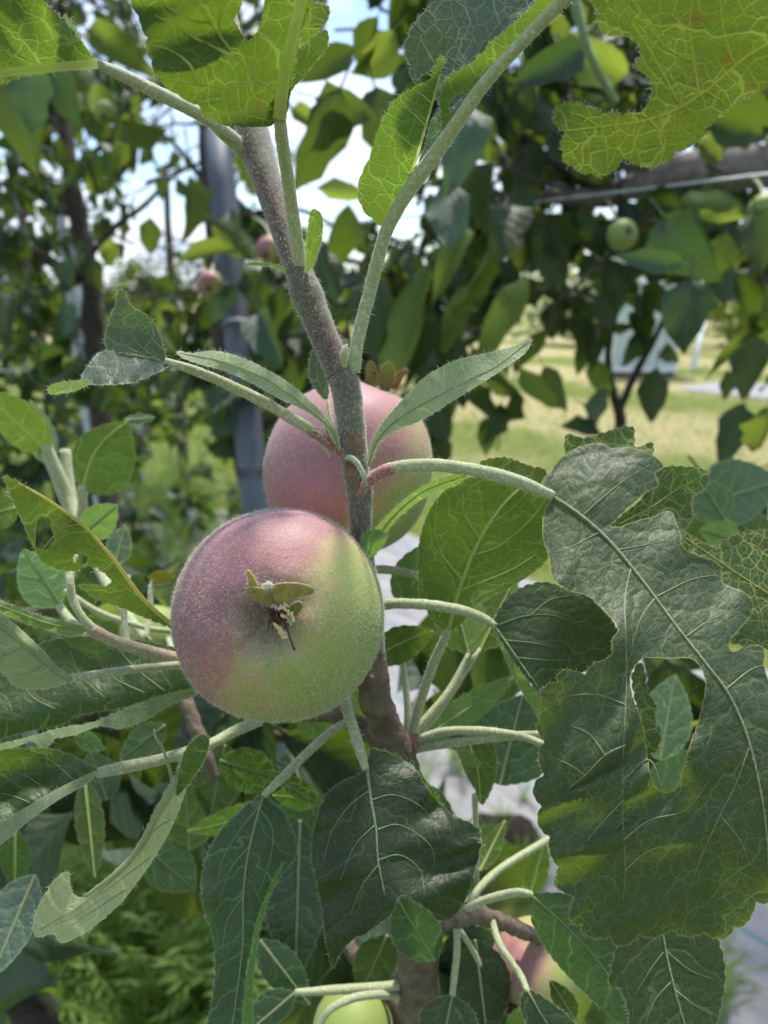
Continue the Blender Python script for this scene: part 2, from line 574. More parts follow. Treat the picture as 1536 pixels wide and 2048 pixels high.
def bg_leaf_mat(name, base, trans, tmix, rough, spec, island=False):
    t = NT(name)
    if island:
        rnd = t.n('ShaderNodeNewGeometry').outputs['Random Per Island']
    else:
        rnd = t.n('ShaderNodeObjectInfo').outputs['Random']
    uv = t.n('ShaderNodeUVMap')
    uv.uv_map = 'leaf'
    sep = t.n('ShaderNodeSeparateXYZ')
    t.set(sep.inputs[0], uv.outputs[0])
    a = t.math('ABSOLUTE', sep.outputs[1])
    rib = t.math('SUBTRACT', 1.0, t.smooth(a, 0.03, 0.10))
    ph = t.math('PINGPONG', t.math('SUBTRACT', t.math('MULTIPLY', sep.outputs[0], 7.0), t.math('MULTIPLY', a, 2.2)), 0.5)
    lat = t.math('MULTIPLY', t.math('SUBTRACT', 1.0, t.smooth(ph, 0.05, 0.2)), 0.5)
    v = t.math('MAXIMUM', rib, lat)
    lo = tuple(c * 0.6 for c in base)
    hi = tuple(min(1, c * 1.5) for c in base)
    col = t.ramp(rnd, [(0.0, lo), (0.5, base), (1.0, hi)])
    col = t.mix(t.math('MULTIPLY', v, 0.35), col, tuple(min(1, c * 2.2 + 0.03) for c in base))
    nz = t.noise(t.obj(), 60, 3, 0.6)
    col = t.mix(t.math('MULTIPLY', nz, 0.4), col, tuple(c * 0.5 for c in base))
    tcx = t.ramp(rnd, [(0.0, tuple(c * 0.7 for c in trans)), (1.0, trans)])
    nrm = t.bump(t.math('ADD', ph, nz), 0.4, 0.003)
    return t.done(t.mixs(tmix, t.principled(col, rough, nrm, spec), t.translucent(tcx, nrm)))


BGL = {}
for isl in (False, True):
    s_ = '_mass' if isl else ''
    BGL['d', isl] = bg_leaf_mat('far_leaf_dark' + s_, (0.024, 0.052, 0.022), (0.16, 0.25, 0.02), 0.32, 0.42, 0.45, isl)
    BGL['b', isl] = bg_leaf_mat('far_leaf_bluish' + s_, (0.045, 0.080, 0.056), (0.13, 0.25, 0.04), 0.28, 0.45, 0.5, isl)
    BGL['g', isl] = bg_leaf_mat('far_leaf_bright' + s_, (0.10, 0.165, 0.045), (0.29, 0.39, 0.045), 0.46, 0.55, 0.3, isl)
# ------------------------------------------------------------------ the setting
ROW_A = Vector((-0.30, 1.30, 0))
ROW_D = Vector((-0.64, 0.77, 0)).normalized()
ROW_N = Vector((ROW_D.y, -ROW_D.x, 0))


def rowp(along, off, z=0.0):
    p = ROW_A + ROW_D * along + ROW_N * off
    return Vector((p.x, p.y, z))


def ground_mat():
    t = NT('orchard_grass_ground')
    v = t.obj()
    n1 = t.noise(v, 0.9, 5, 0.6)
    n2 = t.noise(v, 9, 5, 0.7)
    n3 = t.noise(v, 60, 4, 0.7)
    g = t.mix(t.smooth(n2, 0.3, 0.7), (0.13, 0.18, 0.03), (0.24, 0.28, 0.07))
    hay = t.mix(t.smooth(n3, 0.3, 0.7), (0.38, 0.33, 0.15), (0.56, 0.49, 0.27))
    # cut hay lies in swaths along the alley
    d = t.n('ShaderNodeVectorMath')
    d.operation = 'DOT_PRODUCT'
    t.set(d.inputs[0], v)
    d.inputs[1].default_value = tuple(ROW_N)
    off = t.math('SUBTRACT', d.outputs['Value'], ROW_A.dot(ROW_N))
    band = t.math('PINGPONG', t.math('SUBTRACT', off, 5.6), 1.7)
    hm = t.math('ADD', band, t.math('MULTIPLY', t.math('SUBTRACT', n1, 0.5), 3.2))
    hm = t.math('ADD', hm, t.math('MULTIPLY', t.math('SUBTRACT', n2, 0.5), 1.0))
    hm = t.math('MULTIPLY', t.math('SUBTRACT', 1.0, t.smooth(hm, 0.70, 1.4)), t.smooth(off, 2.6, 3.6))
    col = t.mix(hm, g, hay)
    col = t.mix(t.math('MULTIPLY', n3, 0.4), col, (0.05, 0.07, 0.015))
    return t.done(t.principled(col, 0.9, t.bump(n3, 1.0, 0.03), 0.15))


def sheet(name, pts, mat, z):
    me = mesh(name, [(p[0], p[1], z) for p in pts], [tuple(range(len(pts)))], False)
    o = link(name, me, mat)
    o['kind'] = 'structure'
    return o


gv, gf = [], []
NG = 60
xs = [math.copysign((abs(i) / 30) ** 3 * 900 + abs(i) * 0.25, i) for i in range(-30, 31)]
for yy in xs:
    for xx in xs:
        gv.append((xx, yy + 3, 0.012 * mnoise.noise(Vector((xx * 1.3, yy * 1.3, 0))) - 0.012))
for j in range(60):
    for i in range(60):
        a = j * 61 + i
        gf.append((a, a + 1, a + 62, a + 61))
ground = link('ground', mesh('ground', gv, gf), ground_mat())
ground['kind'] = 'structure'


def fabric_mat():
    t = NT('woven_weed_fabric')
    v = t.obj()
    d = t.n('ShaderNodeVectorMath')
    d.operation = 'DOT_PRODUCT'
    t.set(d.inputs[0], v)
    d.inputs[1].default_value = tuple(ROW_N)
    off = d.outputs['Value']
    d2 = t.n('ShaderNodeVectorMath')
    d2.operation = 'DOT_PRODUCT'
    t.set(d2.inputs[0], v)
    d2.inputs[1].default_value = tuple(ROW_D)
    wv = t.math('MULTIPLY', t.math('PINGPONG', off, 0.0016), t.math('PINGPONG', d2.outputs['Value'], 0.0024))
    wv = t.math('MULTIPLY', wv, 260000.0)
    cmb = t.n('ShaderNodeCombineXYZ')
    t.set(cmb.inputs[0], t.math('MULTIPLY', off, 5.0))
    t.set(cmb.inputs[1], d2.outputs['Value'])
    n = t.noise(cmb.outputs[0], 4, 5, 0.7)
    n2 = t.noise(v, 45, 4, 0.7)
    col = t.ramp(n, [(0.35, (0.16, 0.16, 0.17)), (0.65, (0.36, 0.36, 0.38))])
    col = t.mix(t.math('MULTIPLY', t.math('SUBTRACT', 1.0, wv), 0.35, clamp=True), col, (0.09, 0.09, 0.10))
    col = t.mix(t.smooth(n2, 0.6, 0.75), col, (0.22, 0.19, 0.15))
    st = t.math('PINGPONG', off, 0.15)
    col = t.mix(t.math('SUBTRACT', 1.0, t.smooth(st, 0.003, 0.006)), col, (0.05, 0.20, 0.24))
    return t.done(t.principled(col, 0.6, t.bump(t.math('ADD', wv, n2), 0.5, 0.002), 0.4))


M['fabric'] = fabric_mat()


def strip(name, off0, off1, al0, al1, label_z=0.012):
    v, f = [], []
    na, no = 46, 14
    for i in range(na + 1):
        for j in range(no + 1):
            al = al0 + (al1 - al0) * i / na
            of = off0 + (off1 - off0) * j / no
            p = rowp(al, of)
            z = label_z + 0.018 * mnoise.noise(Vector((al * 2.6, of * 4, 3))) + 0.018
            if j in (0, no):
                z = 0.002
            v.append((p.x, p.y, z))
    for i in range(na):
        for j in range(no):
            a = i * (no + 1) + j
            f.append((a, a + 1, a + no + 2, a + no + 1))
    o = link(name, mesh(name, v, f), M['fabric'])
    o['kind'] = 'structure'
    return o


strip('weed_fabric_strip', 0.38, 1.7, -2.4, 2.3)
strip('weed_fabric_strip', 8.35, 9.6, -2.0, 3.4)

# ---- low trellis wires, posts
M['post_dark'] = plain('weathered_steel_post', (0.070, 0.085, 0.115), (0.12, 0.138, 0.17), 22, 0.65, 0.3, 0.003, 0.35, 0.1, (1, 1, 0.2))
M['post_light'] = plain('galvanised_post', (0.30, 0.35, 0.37), (0.48, 0.53, 0.54), 22, 0.45, 0.2, 0.002, 0.5, 0.3, (1, 1, 0.2))
M['wire'] = plain('galvanised_wire', (0.42, 0.46, 0.50), (0.58, 0.62, 0.66), 80, 0.4, 0.2, 0.001, 0.5, 0.4)


def post(label, top, bot, d0, d1, r, mat):
    a = P(top[0], top[1], d0)
    b = P(bot[0], bot[1], d1)
    dirv = (b - a).normalized()
    c = a + dirv * ((-0.05 - a.z) / dirv.z)
    t = thing('trellis_post', label, 'post', group='steel posts of the trellis')
    mb = MB()
    n = 14
    pts = [a.lerp(c, i / n) for i in range(n + 1)]
    mb.tube(pts, [r] * (n + 1), 16)
    mb.build('pipe', M[mat], t)
    cp = MB()
    cp.tube([a - dirv * 0.004, a + dirv * 0.012], [r * 1.12] * 2, 16)
    cp.build('cap', M['post_dark'], t)
    for k in (0.22, 0.45, 0.68):
        q = a.lerp(c, k)
        cl = MB()
        cl.tube([q - dirv * 0.006, q + dirv * 0.006], [r * 1.1] * 2, 16)
        cl.build('wire_clip', M['post_dark'], t)
    for k in (0.36, 0.56):
        q = a.lerp(c, k)
        for j in range(3):
            tw = MB()
            ring = [q + dirv * (0.006 * j + 0.002 * math.sin(i * 1.1)) + Vector((math.cos(i * 0.524), math.sin(i * 0.524), 0)) * (r + 0.002) for i in range(13)]
            tw.tube(ring, [0.0016] * 13, 6, cap=False)
            tw.build('twine', M['bark_bg'], t)
    return t


post('thick blue-grey steel post rising behind the two apples', (432, 250), (512, 1010), 1.22, 1.12, 0.0235, 'post_dark')
post('pale galvanised post beside the dark leaning trunk at left', (128, 430), (188, 880), 2.15, 2.02, 0.0235, 'post_light')


def wire(label, pts, r):
    mb = MB()
    pp = [P(*p) for p in pts]
    mb.tube(pp, [r] * len(pp), 8)
    return tag(mb.build('trellis_wire', M['wire'], None), label, 'wire', 'wires of the trellis')


wire('taut grey trellis wire running under the thick limb', [(1760, 318, 0.72), (1536, 348, 0.80), (1270, 380, 0.90), (900, 424, 1.05), (640, 455, 1.2), (300, 496, 1.5)], 0.0016)
wire('thin dark trellis wire below the pale post at left', [(-120, 741, 1.9), (160, 742, 2.1), (420, 735, 2.4)], 0.0035)

# ---- mint box on the grass alley
M['mint'] = plain('mint_painted_panel', (0.42, 0.52, 0.48), (0.50, 0.60, 0.56), 6, 0.5, 0.15, 0.003)
M['white'] = plain('white_painted_board', (0.70, 0.72, 0.75), (0.82, 0.83, 0.85), 8, 0.5, 0.15, 0.003)
bp = G(1290, 752)
bx = thing('storage_box', 'pale mint box with white lid standing on the grass alley', 'box')
u = 1.0 / F_PX * 12.6                       # metres per photo pixel at that distance


def bpart(name, x0, x1, y0, y1, z0, z1, mat, bev=True):
    mb = MB()
    mb.box((bp.x + x0, bp.y + y0, z0), (bp.x + x1, bp.y + y1, z1))
    o = mb.build(name, M[mat], bx, False)
    m = o.modifiers.new('bevel', 'BEVEL')
    m.width = 0.015
    m.segments = 2
    return o


bpart('body', -0.50, 0.46, 0.0, 0.8, 0.14, 1.30, 'mint')
bpart('lid', -0.56, 0.72, -0.08, 0.9, 1.36, 1.46, 'white')
bpart('neck', -0.46, 0.42, 0.04, 0.76, 1.30, 1.36, 'white')
bpart('base_rail', -0.54, 0.50, -0.04, 0.84, 0.06, 0.138, 'white')
for xx in (-0.46, 0.36):
    bpart('foot', xx, xx + 0.1, 0.02, 0.12, -0.01, 0.058, 'bark_bg')
for k in range(3):
    bpart('panel_batten', -0.48 + k * 0.44, -0.43 + k * 0.44, -0.014, -0.001, 0.16, 1.28, 'mint')
wp = MB()
q0, q1 = G(1385, 742), P(1424, 575, 12.6)
wp.tube([q0, q0.lerp(q1, 0.5), q1], [0.045, 0.043, 0.04], 10)
tag(wp.build('leaning_pole', M['white']), 'white pole leaning beside the mint box', 'pole')

# ---- low white plastic tunnel far off at left
tn = thing('plastic_tunnel', 'low white plastic tunnel far off behind the left trunks', 'tunnel')
tm = MB()
c0, c1 = G(-60, 628), G(120, 624)
ax = (c1 - c0)
nx = Vector((-ax.y, ax.x, 0)).normalized()
tv, tf = [], []
for i in range(13):
    b = c0.lerp(c1, i / 12)
    for k in range(13):
        a = math.pi * k / 12
        tv.append(tuple(b + nx * (1.2 * math.cos(a)) + Vector((0, 0, 1.45 * math.sin(a) * (1.02 if i % 2 else 1.0)))))
for i in range(12):
    for k in range(12):
        a = i * 13 + k
        tf.append((a, a + 1, a + 14, a + 13))
link('cover', mesh('cover', tv, tf), M['white'], tn)
for i in range(0, 13, 3):
    b = c0.lerp(c1, i / 12)
    hp = MB()
    hp.tube([b + nx * (1.23 * math.cos(math.pi * k / 12)) + Vector((0, 0, 1.50 * math.sin(math.pi * k / 12))) for k in range(13)], [0.02] * 13, 6)
    hp.build('hoop', M['wire'], tn)


# ------------------------------------------------------------------ background leaf shapes
def leaf_proto(name, fold, droop, twist, serr, seed):
    rnd = random.Random(seed)
    prof = [(0.0, 0.02), (0.08, 0.30), (0.22, 0.62), (0.40, 0.70), (0.58, 0.64), (0.74, 0.48), (0.88, 0.25), (1.0, 0.015)]
    v, f, uv = [], [], []
    for i, (s, wd) in enumerate(prof):
        for k, tt in enumerate((-1, -0.5, 0, 0.5, 1)):
            ww = wd * 0.5 * (1 + serr * rnd.uniform(-1, 1) * (abs(tt) == 1))
            x = tt * ww
            z = fold * abs(tt) * ww - droop * s * s + twist * x * (s - 0.4) + 0.05 * math.sin(s * (9 + seed) + tt * 2 + seed) * abs(tt)
            v.append((x, s * (1 - 0.12 * droop), z))
            uv.append((s, tt))
    for i in range(len(prof) - 1):
        for k in range(4):
            a = i * 5 + k
            f.append((a, a + 1, a + 6, a + 5))
    b = len(v)
    # petiole
    pr = 0.012
    for (yy, zz) in ((0.02, 0.0), (-0.15, 0.03), (-0.30, 0.09)):
        v += [(-pr, yy, zz), (pr, yy, zz), (0, yy, zz + pr * 1.7)]
        uv += [(0, 0)] * 3
    for i in range(2):
        for k in range(3):
            f.append((b + i * 3 + k, b + i * 3 + (k + 1) % 3, b + i * 3 + 3 + (k + 1) % 3, b + i * 3 + 3 + k))
    return v, f, uv


PROTO = [leaf_proto('leaf', fo, dr, tw, 0.16, i) for i, (fo, dr, tw) in enumerate(
    [(0.35, 0.10, 0.3), (0.6, 0.22, -0.5), (0.15, 0.30, 0.6), (1.0, 0.12, 0.2), (0.3, 0.55, -0.6), (-0.35, 0.15, 0.8), (1.5, 0.3, 0.9), (0.7, 0.7, -1.0), (-0.6, 0.35, -0.9)])]


def leaf_mesh_from(name, items):
    """items: list of (proto index, matrix) merged in one mesh with the leaf UV layer"""
    V, Fc, UV = [], [], []
    for pi, mt in items:
        v, f, uv = PROTO[pi]
        b = len(V)
        arr = np.array(v)
        m = np.array(mt)
        arr = arr @ m[:3, :3].T + m[:3, 3]
        V += arr.tolist()
        Fc += [tuple(i + b for i in g) for g in f]
        UV += uv
    me = mesh(name, V, Fc)
    ul = me.uv_layers.new(name='leaf')
    li = np.zeros(len(me.loops), int)
    me.loops.foreach_get('vertex_index', li)
    ul.data.foreach_set('uv', np.array(UV)[li].astype(np.float32).ravel())
    return me


PME = {}
for pi in range(len(PROTO)):
    for ty in 'dbg':
        me = leaf_mesh_from('leaf', [(pi, Matrix.Identity(4))])
        me.materials.append(BGL[ty, False])
        PME[pi, ty] = me


def leaf_frame(base, axis, normal, length, wr=1.0):
    y = axis.normalized()
    z = normal - y * normal.dot(y)
    if z.length < 1e-5:
        z = y.orthogonal()
    z.normalize()
    x = y.cross(z)
    m = Matrix((x * length * wr, y * length, z * length)).transposed().to_4x4()
    m.translation = base
    return m


class Tree:
    def __init__(self, label, group='apple trees of the row behind', name='apple_tree'):
        self.t = thing(name, label, 'tree', group=group)
        self.leaves = []           # (size, proto, matrix, type)
        self.tw = MB()

    def limb(self, name, pts, mat='bark_bg', n=5, seg=9, rough=0.25):
        """pts: (px, py, d, radius in metres) or world points with radius"""
        p3 = [tuple(P(p[0], p[1], p[2])) + (p[3],) for p in pts]
        c = crom(p3, n)
        mb = MB()
        mb.tube([q[:3] for q in c], [q[3] for q in c], seg, rough=rough)
        return mb.build(name, M[mat], self.t)

    def leaf_at(self, cx, cy, ln, ang, wr, d, ty, tilt=None, proto=None):
        a = R(ang)
        dx, dy = math.cos(a) * ln / 2, math.sin(a) * ln / 2
        dd = random.uniform(-0.25, 0.25) * ln / F_PX * d
        b, tp = P(cx - dx, cy - dy, d - dd), P(cx + dx, cy + dy, d + dd)
        ax = tp - b
        toc = (CAM - b).normalized()
        tl = R(random.uniform(-35, 35) if tilt is None else tilt)
        nrm = Matrix.Rotation(tl, 3, ax.normalized()) @ toc
        pi = random.randrange(len(PROTO)) if proto is None else proto
        self.leaves.append((1e6, pi, leaf_frame(b, ax, nrm, ax.length, wr / 0.7), ty))

    def cluster(self, c, nleaf, size, types, hang=0.6, spread=0.12, windows=(), twigr=0.0028):
        """a short twig with a whorl of leaves"""
        dirv = Vector((random.gauss(0, 1), random.gauss(0, 1), random.gauss(0.1, 0.7))).normalized()
        e = c + dirv * spread
        used = False
        for k in range(nleaf):
            f = random.random()
            b = c.lerp(e, f)
            out = Vector((random.gauss(0, 1), random.gauss(0, 1), random.gauss(0, 0.6))).normalized()
            ax = (out * (1 - hang) + Vector((0, 0, -1)) * hang + dirv * 0.25).normalized()
            ln = size * random.uniform(0.65, 1.2)
            b = b + ax * ln * 0.28
            ctr = b + ax * ln * 0.5
            x, y, d = proj(ctr)
            if any(pin(x, y, w_) and random.random() < pr for w_, pr in windows):
                continue
            nrm = Vector((random.gauss(0, 0.8), random.gauss(0, 0.8), random.gauss(0.7, 0.5)))
            ty = random.choices('dbg', types)[0]
            inframe = -40 < x < 1576 and -40 < y < 2088
            used = True
            self.leaves.append(((ln / max(d, 0.05)) if inframe else 0.0, random.randrange(len(PROTO)), leaf_frame(b, ax, nrm, ln, random.uniform(0.8, 1.1)), ty))
        if used:
            md = c.lerp(e, 0.5) + Vector((random.gauss(0, 1), random.gauss(0, 1), random.gauss(0, 1))) * spread * 0.08
            self.tw.tube([c - dirv * spread * 0.5, c, md, e], [twigr * 1.3, twigr, twigr * 0.8, twigr * 0.4], 5)

    def finish(self, top=300):
        self.leaves.sort(key=lambda q: -q[0])
        for sz, pi, mt, ty in self.leaves[:top]:
            if sz <= 0:
                break
            o = bpy.data.objects.new('leaf', PME[pi, ty])
            COL.objects.link(o)
            o.parent = self.t
            o.matrix_local = mt
        rest = [q for i, q in enumerate(self.leaves) if i >= top or q[0] <= 0]
        for ty in 'dbg':
            it = [(q[1], q[2]) for q in rest if q[3] == ty]
            if it:
                o = link('foliage', leaf_mesh_from('foliage', it), BGL[ty, True], self.t)
                o['kind'] = 'stuff'
        if self.tw.v:
            self.tw.build('twigs', M['bark_bg'], self.t)['kind'] = 'stuff'


def pin(x, y, poly):
    ins = False
    j = len(poly) - 1
    for i in range(len(poly)):
        xi, yi = poly[i][0], poly[i][1]
        xj, yj = poly[j][0], poly[j][1]
        if (yi > y) != (yj > y) and x < (xj - xi) * (y - yi) / (yj - yi) + xi:
            ins = not ins
        j = i
    return ins
# ------------------------------------------------------------------ trees of the row behind
# openings in the foliage through which the sky and the mown alley are seen
SKY1 = [(590, 90), (640, 20), (700, -40), (800, -40), (815, 60), (790, 150), (740, 200), (870, 300), (850, 450), (640, 460), (610, 330)]
SKY2 = [(290, 215), (420, 205), (430, 520), (350, 560), (270, 510), (240, 330)]
SKY3 = [(150, -40), (290, -40), (300, 170), (200, 150)]
SKY4 = [(185, 380), (290, 330), (420, 420), (420, 560), (180, 560)]
ALLEY = [(880, 760), (960, 640), (1120, 620), (1160, 560), (1440, 540), (1440, 640), (1560, 650), (1560, 960), (1100, 900), (880, 900)]
LOWL = [(380, 820), (520, 820), (520, 960), (380, 960)]
LIMB = [(1600, 285), (1600, 400), (1260, 390), (1200, 400), (1260, 310), (1400, 290)]
TRUNK = [(100, 120), (150, 120), (200, 520), (210, 740), (150, 740), (130, 420)]
WIN = [(LIMB, 0.95), (TRUNK, 0.75), (SKY1, 0.93), (SKY2, 0.86), (SKY3, 0.65), (SKY4, 0.8), (ALLEY, 0.86), (LOWL, 0.5)]


def fill(tr, n, x0, x1, y0, y1, d0, d1, nl, size, types, hang=0.6, spread=0.12, win=WIN):
    for _ in range(n):
        c = P(random.uniform(x0, x1), random.uniform(y0, y1), random.uniform(d0, d1))
        if c.z < 0.1:
            continue
        tr.cluster(c, nl, size, types, hang, spread, win)


# right-hand tree: thick limb coming in from the right edge
rt = Tree('apple tree at right with a thick smooth limb above the wire')
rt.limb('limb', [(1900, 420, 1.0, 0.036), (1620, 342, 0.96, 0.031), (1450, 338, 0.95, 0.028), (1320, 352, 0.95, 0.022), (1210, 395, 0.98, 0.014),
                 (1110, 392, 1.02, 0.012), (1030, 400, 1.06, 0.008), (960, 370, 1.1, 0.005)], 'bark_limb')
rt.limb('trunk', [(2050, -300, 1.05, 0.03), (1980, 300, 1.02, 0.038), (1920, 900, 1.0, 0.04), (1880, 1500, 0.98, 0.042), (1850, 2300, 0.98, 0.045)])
rt.limb('branch', [(1230, 385, 0.98, 0.012), (1100, 320, 1.0, 0.008), (1030, 260, 1.0, 0.006), (985, 170, 1.0, 0.004)])
rt.limb('branch', [(1450, 340, 0.95, 0.014), (1380, 200, 0.9, 0.008), (1320, 60, 0.9, 0.005), (1290, -80, 0.9, 0.004)])
rt.limb('branch', [(1140, -30, 0.55, 0.004), (1180, 110, 0.56, 0.0034), (1232, 205, 0.58, 0.003)], 'rib_dark')
rt.limb('branch', [(790, -30, 0.8, 0.005), (815, 80, 0.8, 0.0045), (830, 170, 0.82, 0.003)])
rt.limb('branch', [(815, 78, 0.8, 0.0028), (740, 60, 0.82, 0.002), (670, 60, 0.85, 0.0016)])
L = rt.leaf_at
for a in [(915, 290, 190, 96, 0.55, 0.62, 'b'), (896, 420, 130, 92, 0.5, 0.62, 'b'), (975, 395, 150, 97, 0.45, 0.72, 'd'), (1012, 462, 110, 100, 0.62, 0.74, 'd'),
          (900, 520, 170, 112, 0.27, 0.8, 'g'), (945, 560, 160, 118, 0.25, 0.85, 'g'), (1110, 535, 110, 80, 0.6, 0.9, 'd'), (1115, 480, 110, 70, 0.6, 0.9, 'd'),
          (1360, 495, 140, 62, 0.75, 0.75, 'b'), (1300, 520, 130, 186, 0.35, 0.72, 'b'), (1372, 632, 150, 98, 0.7, 0.72, 'b'),
          (1230, 560, 110, 84, 0.55, 0.95, 'd'), (1215, 620, 80, 80, 0.6, 0.95, 'd'), (1180, 470, 110, 60, 0.5, 0.95, 'd'),
          (1500, 600, 130, 60, 0.4, 0.75, 'd'), (1520, 480, 120, 80, 0.6, 0.7, 'd'), (1440, 520, 110, 100, 0.6, 0.85, 'd'),
          (1470, 690, 130, 152, 0.28, 0.8, 'g'), (1515, 640, 110, 70, 0.5, 0.8, 'g'), (1505, 730, 150, 100, 0.5, 0.85, 'd'), (1465, 870, 130, 112, 0.42, 0.9, 'd'),
          (1530, 870, 110, 95, 0.5, 0.8, 'g'), (1450, 770, 60, 100, 0.5, 1.0, 'd'), (1180, 120, 160, 200, 0.5, 0.75, 'g'), (1100, 130, 170, 150, 0.45, 0.7, 'b'),
          (1090, 230, 140, 20, 0.5, 0.9, 'd'), (1150, 300, 120, 60, 0.6, 0.9, 'd'), (1060, 330, 110, 100, 0.5, 0.95, 'd'), (1240, 310, 110, 30, 0.5, 0.9, 'd'),
          (1470, 250, 130, 20, 0.6, 0.7, 'd'), (1420, 300, 70, 40, 0.9, 0.75, 'g'), (1500, 210, 120, 70, 0.6, 0.75, 'd'), (1440, 420, 120, 190, 0.4, 0.8, 'g'),
          (1330, 420, 100, 10, 0.5, 0.9, 'd'), (745, 110, 130, 130, 0.6, 0.55, 'g'), (735, 90, 120, 110, 0.5, 0.56, 'd'), (640, 300, 250, 108, 0.42, 0.52, 'd'),
          (690, 215, 120, 20, 0.55, 0.52, 'd'), (765, 250, 150, 78, 0.62, 0.55, 'd'), (840, 640, 240, 100, 0.3, 0.85, 'g'), (1000, 640, 200, 120, 0.3, 0.9, 'g'),
          (650, 130, 140, 150, 0.4, 0.5, 'd'), (685, 395, 110, 20, 0.4, 0.7, 'g'), (620, 240, 90, 30, 0.4, 0.8, 'g')]:
    L(*a)
fill(rt, 150, 840, 1700, -180, 470, 0.85, 1.7, 8, 0.060, (0.52, 0.22, 0.26), 0.55, 0.09)
fill(rt, 34, 1000, 1560, 420, 610, 1.0, 1.7, 7, 0.055, (0.5, 0.25, 0.25), 0.55, 0.09)
fill(rt, 16, 1560, 1850, 300, 1300, 0.8, 1.3, 8, 0.075, (0.6, 0.2, 0.2))
fill(rt, 10, 620, 900, -200, -20, 0.7, 1.1, 7, 0.07, (0.5, 0.2, 0.3))
fill(rt, 90, 840, 1650, -100, 500, 0.9, 1.6, 7, 0.04, (0.45, 0.25, 0.3), 0.35, 0.06)
rt.finish()

# middle tree, tied to the thick post
mt = Tree('apple tree whose bent trunk runs beside the thick blue-grey post')
mt.limb('trunk', [(395, 120, 1.38, 0.012), (414, 300, 1.36, 0.015), (432, 520, 1.33, 0.017), (446, 700, 1.31, 0.018), (470, 850, 1.28, 0.017),
                  (500, 1000, 1.25, 0.018), (520, 1200, 1.2, 0.02), (540, 1600, 1.15, 0.023), (560, 2300, 1.1, 0.027)])
mt.limb('branch', [(430, 470, 1.34, 0.008), (500, 430, 1.3, 0.006), (600, 420, 1.28, 0.004), (700, 470, 1.2, 0.003)])
mt.limb('branch', [(445, 640, 1.31, 0.009), (560, 560, 1.25, 0.007), (680, 520, 1.2, 0.005), (800, 560, 1.1, 0.004), (900, 640, 1.1, 0.003)])
mt.limb('branch', [(476, 880, 1.28, 0.008), (600, 800, 1.22, 0.006), (760, 720, 1.2, 0.005), (900, 700, 1.15, 0.004), (1010, 760, 1.1, 0.003)])
mt.limb('branch', [(420, 380, 1.36, 0.007), (360, 300, 1.38, 0.005), (300, 250, 1.4, 0.003)])
L = mt.leaf_at
for a in [(400, 510, 150, 172, 0.28, 1.0, 'g'), (470, 480, 120, 40, 0.5, 1.05, 'g'), (375, 420, 130, 92, 0.5, 1.1, 'd'), (300, 475, 80, 90, 0.6, 1.1, 'd'),
          (640, 570, 150, 100, 0.45, 1.0, 'd'), (655, 540, 130, 80, 0.5, 0.95, 'b'), (745, 640, 170, 92, 0.5, 0.9, 'd'), (760, 560, 120, 70, 0.4, 0.95, 'd'),
          (560, 640, 150, 95, 0.4, 1.05, 'd'), (520, 600, 130, 60, 0.4, 1.1, 'd'), (820, 700, 120, 85, 0.5, 0.95, 'd'), (900, 700, 120, 60, 0.5, 1.0, 'd'),
          (920, 760, 130, 80, 0.45, 0.9, 'd'), (960, 800, 110, 65, 0.45, 0.9, 'd'), (1020, 830, 120, 95, 0.4, 0.95, 'd'), (985, 850, 90, 110, 0.5, 0.95, 'd'),
          (1070, 780, 120, 55, 0.4, 0.9, 'g'), (1115, 780, 110, 60, 0.42, 0.95, 'g'), (1000, 740, 150, 40, 0.3, 0.95, 'g'), (1060, 700, 110, 130, 0.35, 1.0, 'g'),
          (880, 830, 120, 80, 0.5, 1.0, 'd'), (905, 640, 150, 110, 0.35, 0.95, 'g'), (590, 740, 130, 100, 0.5, 1.1, 'd'), (540, 680, 120, 70, 0.5, 1.0, 'b'),
          (440, 600, 90, 120, 0.6, 1.1, 'b'), (690, 480, 140, 95, 0.5, 1.1, 'd'), (470, 450, 80, 250, 0.6, 1.1, 'b')]:
    L(*a)
fill(mt, 52, 520, 960, 440, 780, 1.1, 1.8, 8, 0.06, (0.52, 0.22, 0.26), 0.6, 0.09)
fill(mt, 14, 880, 1010, 560, 830, 1.05, 1.5, 6, 0.07, (0.55, 0.2, 0.25))
fill(mt, 26, 190, 480, 90, 620, 1.25, 1.75, 6, 0.07, (0.45, 0.2, 0.35))
fill(mt, 16, 380, 620, 560, 840, 1.25, 1.6, 7, 0.07, (0.55, 0.25, 0.2))
fill(mt, 14, 200, 640, -250, 60, 1.2, 1.6, 8, 0.075, (0.5, 0.2, 0.3))
fill(mt, 40, 520, 1000, 440, 800, 1.1, 1.8, 7, 0.042, (0.45, 0.25, 0.3), 0.4, 0.07)
mt.finish()

# left tree with the dark forked trunk
lt = Tree('apple tree at left with dark forked trunk and low limbs')
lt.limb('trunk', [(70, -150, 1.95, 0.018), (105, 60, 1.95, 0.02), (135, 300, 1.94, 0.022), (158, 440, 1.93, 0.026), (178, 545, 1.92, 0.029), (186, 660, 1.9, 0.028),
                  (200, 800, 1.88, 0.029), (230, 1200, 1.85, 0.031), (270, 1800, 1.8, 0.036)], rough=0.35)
lt.limb('limb', [(180, 560, 1.92, 0.018), (130, 540, 1.88, 0.017), (70, 505, 1.84, 0.014), (0, 478, 1.8, 0.012), (-120, 420, 1.75, 0.008)], rough=0.35)
lt.limb('limb', [(176, 515, 1.92, 0.011), (235, 450, 1.9, 0.008), (290, 410, 1.88, 0.007), (350, 350, 1.85, 0.006), (425, 315, 1.8, 0.004)])
lt.limb('branch', [(140, 320, 1.94, 0.009), (80, 270, 1.85, 0.007), (20, 240, 1.8, 0.005)])
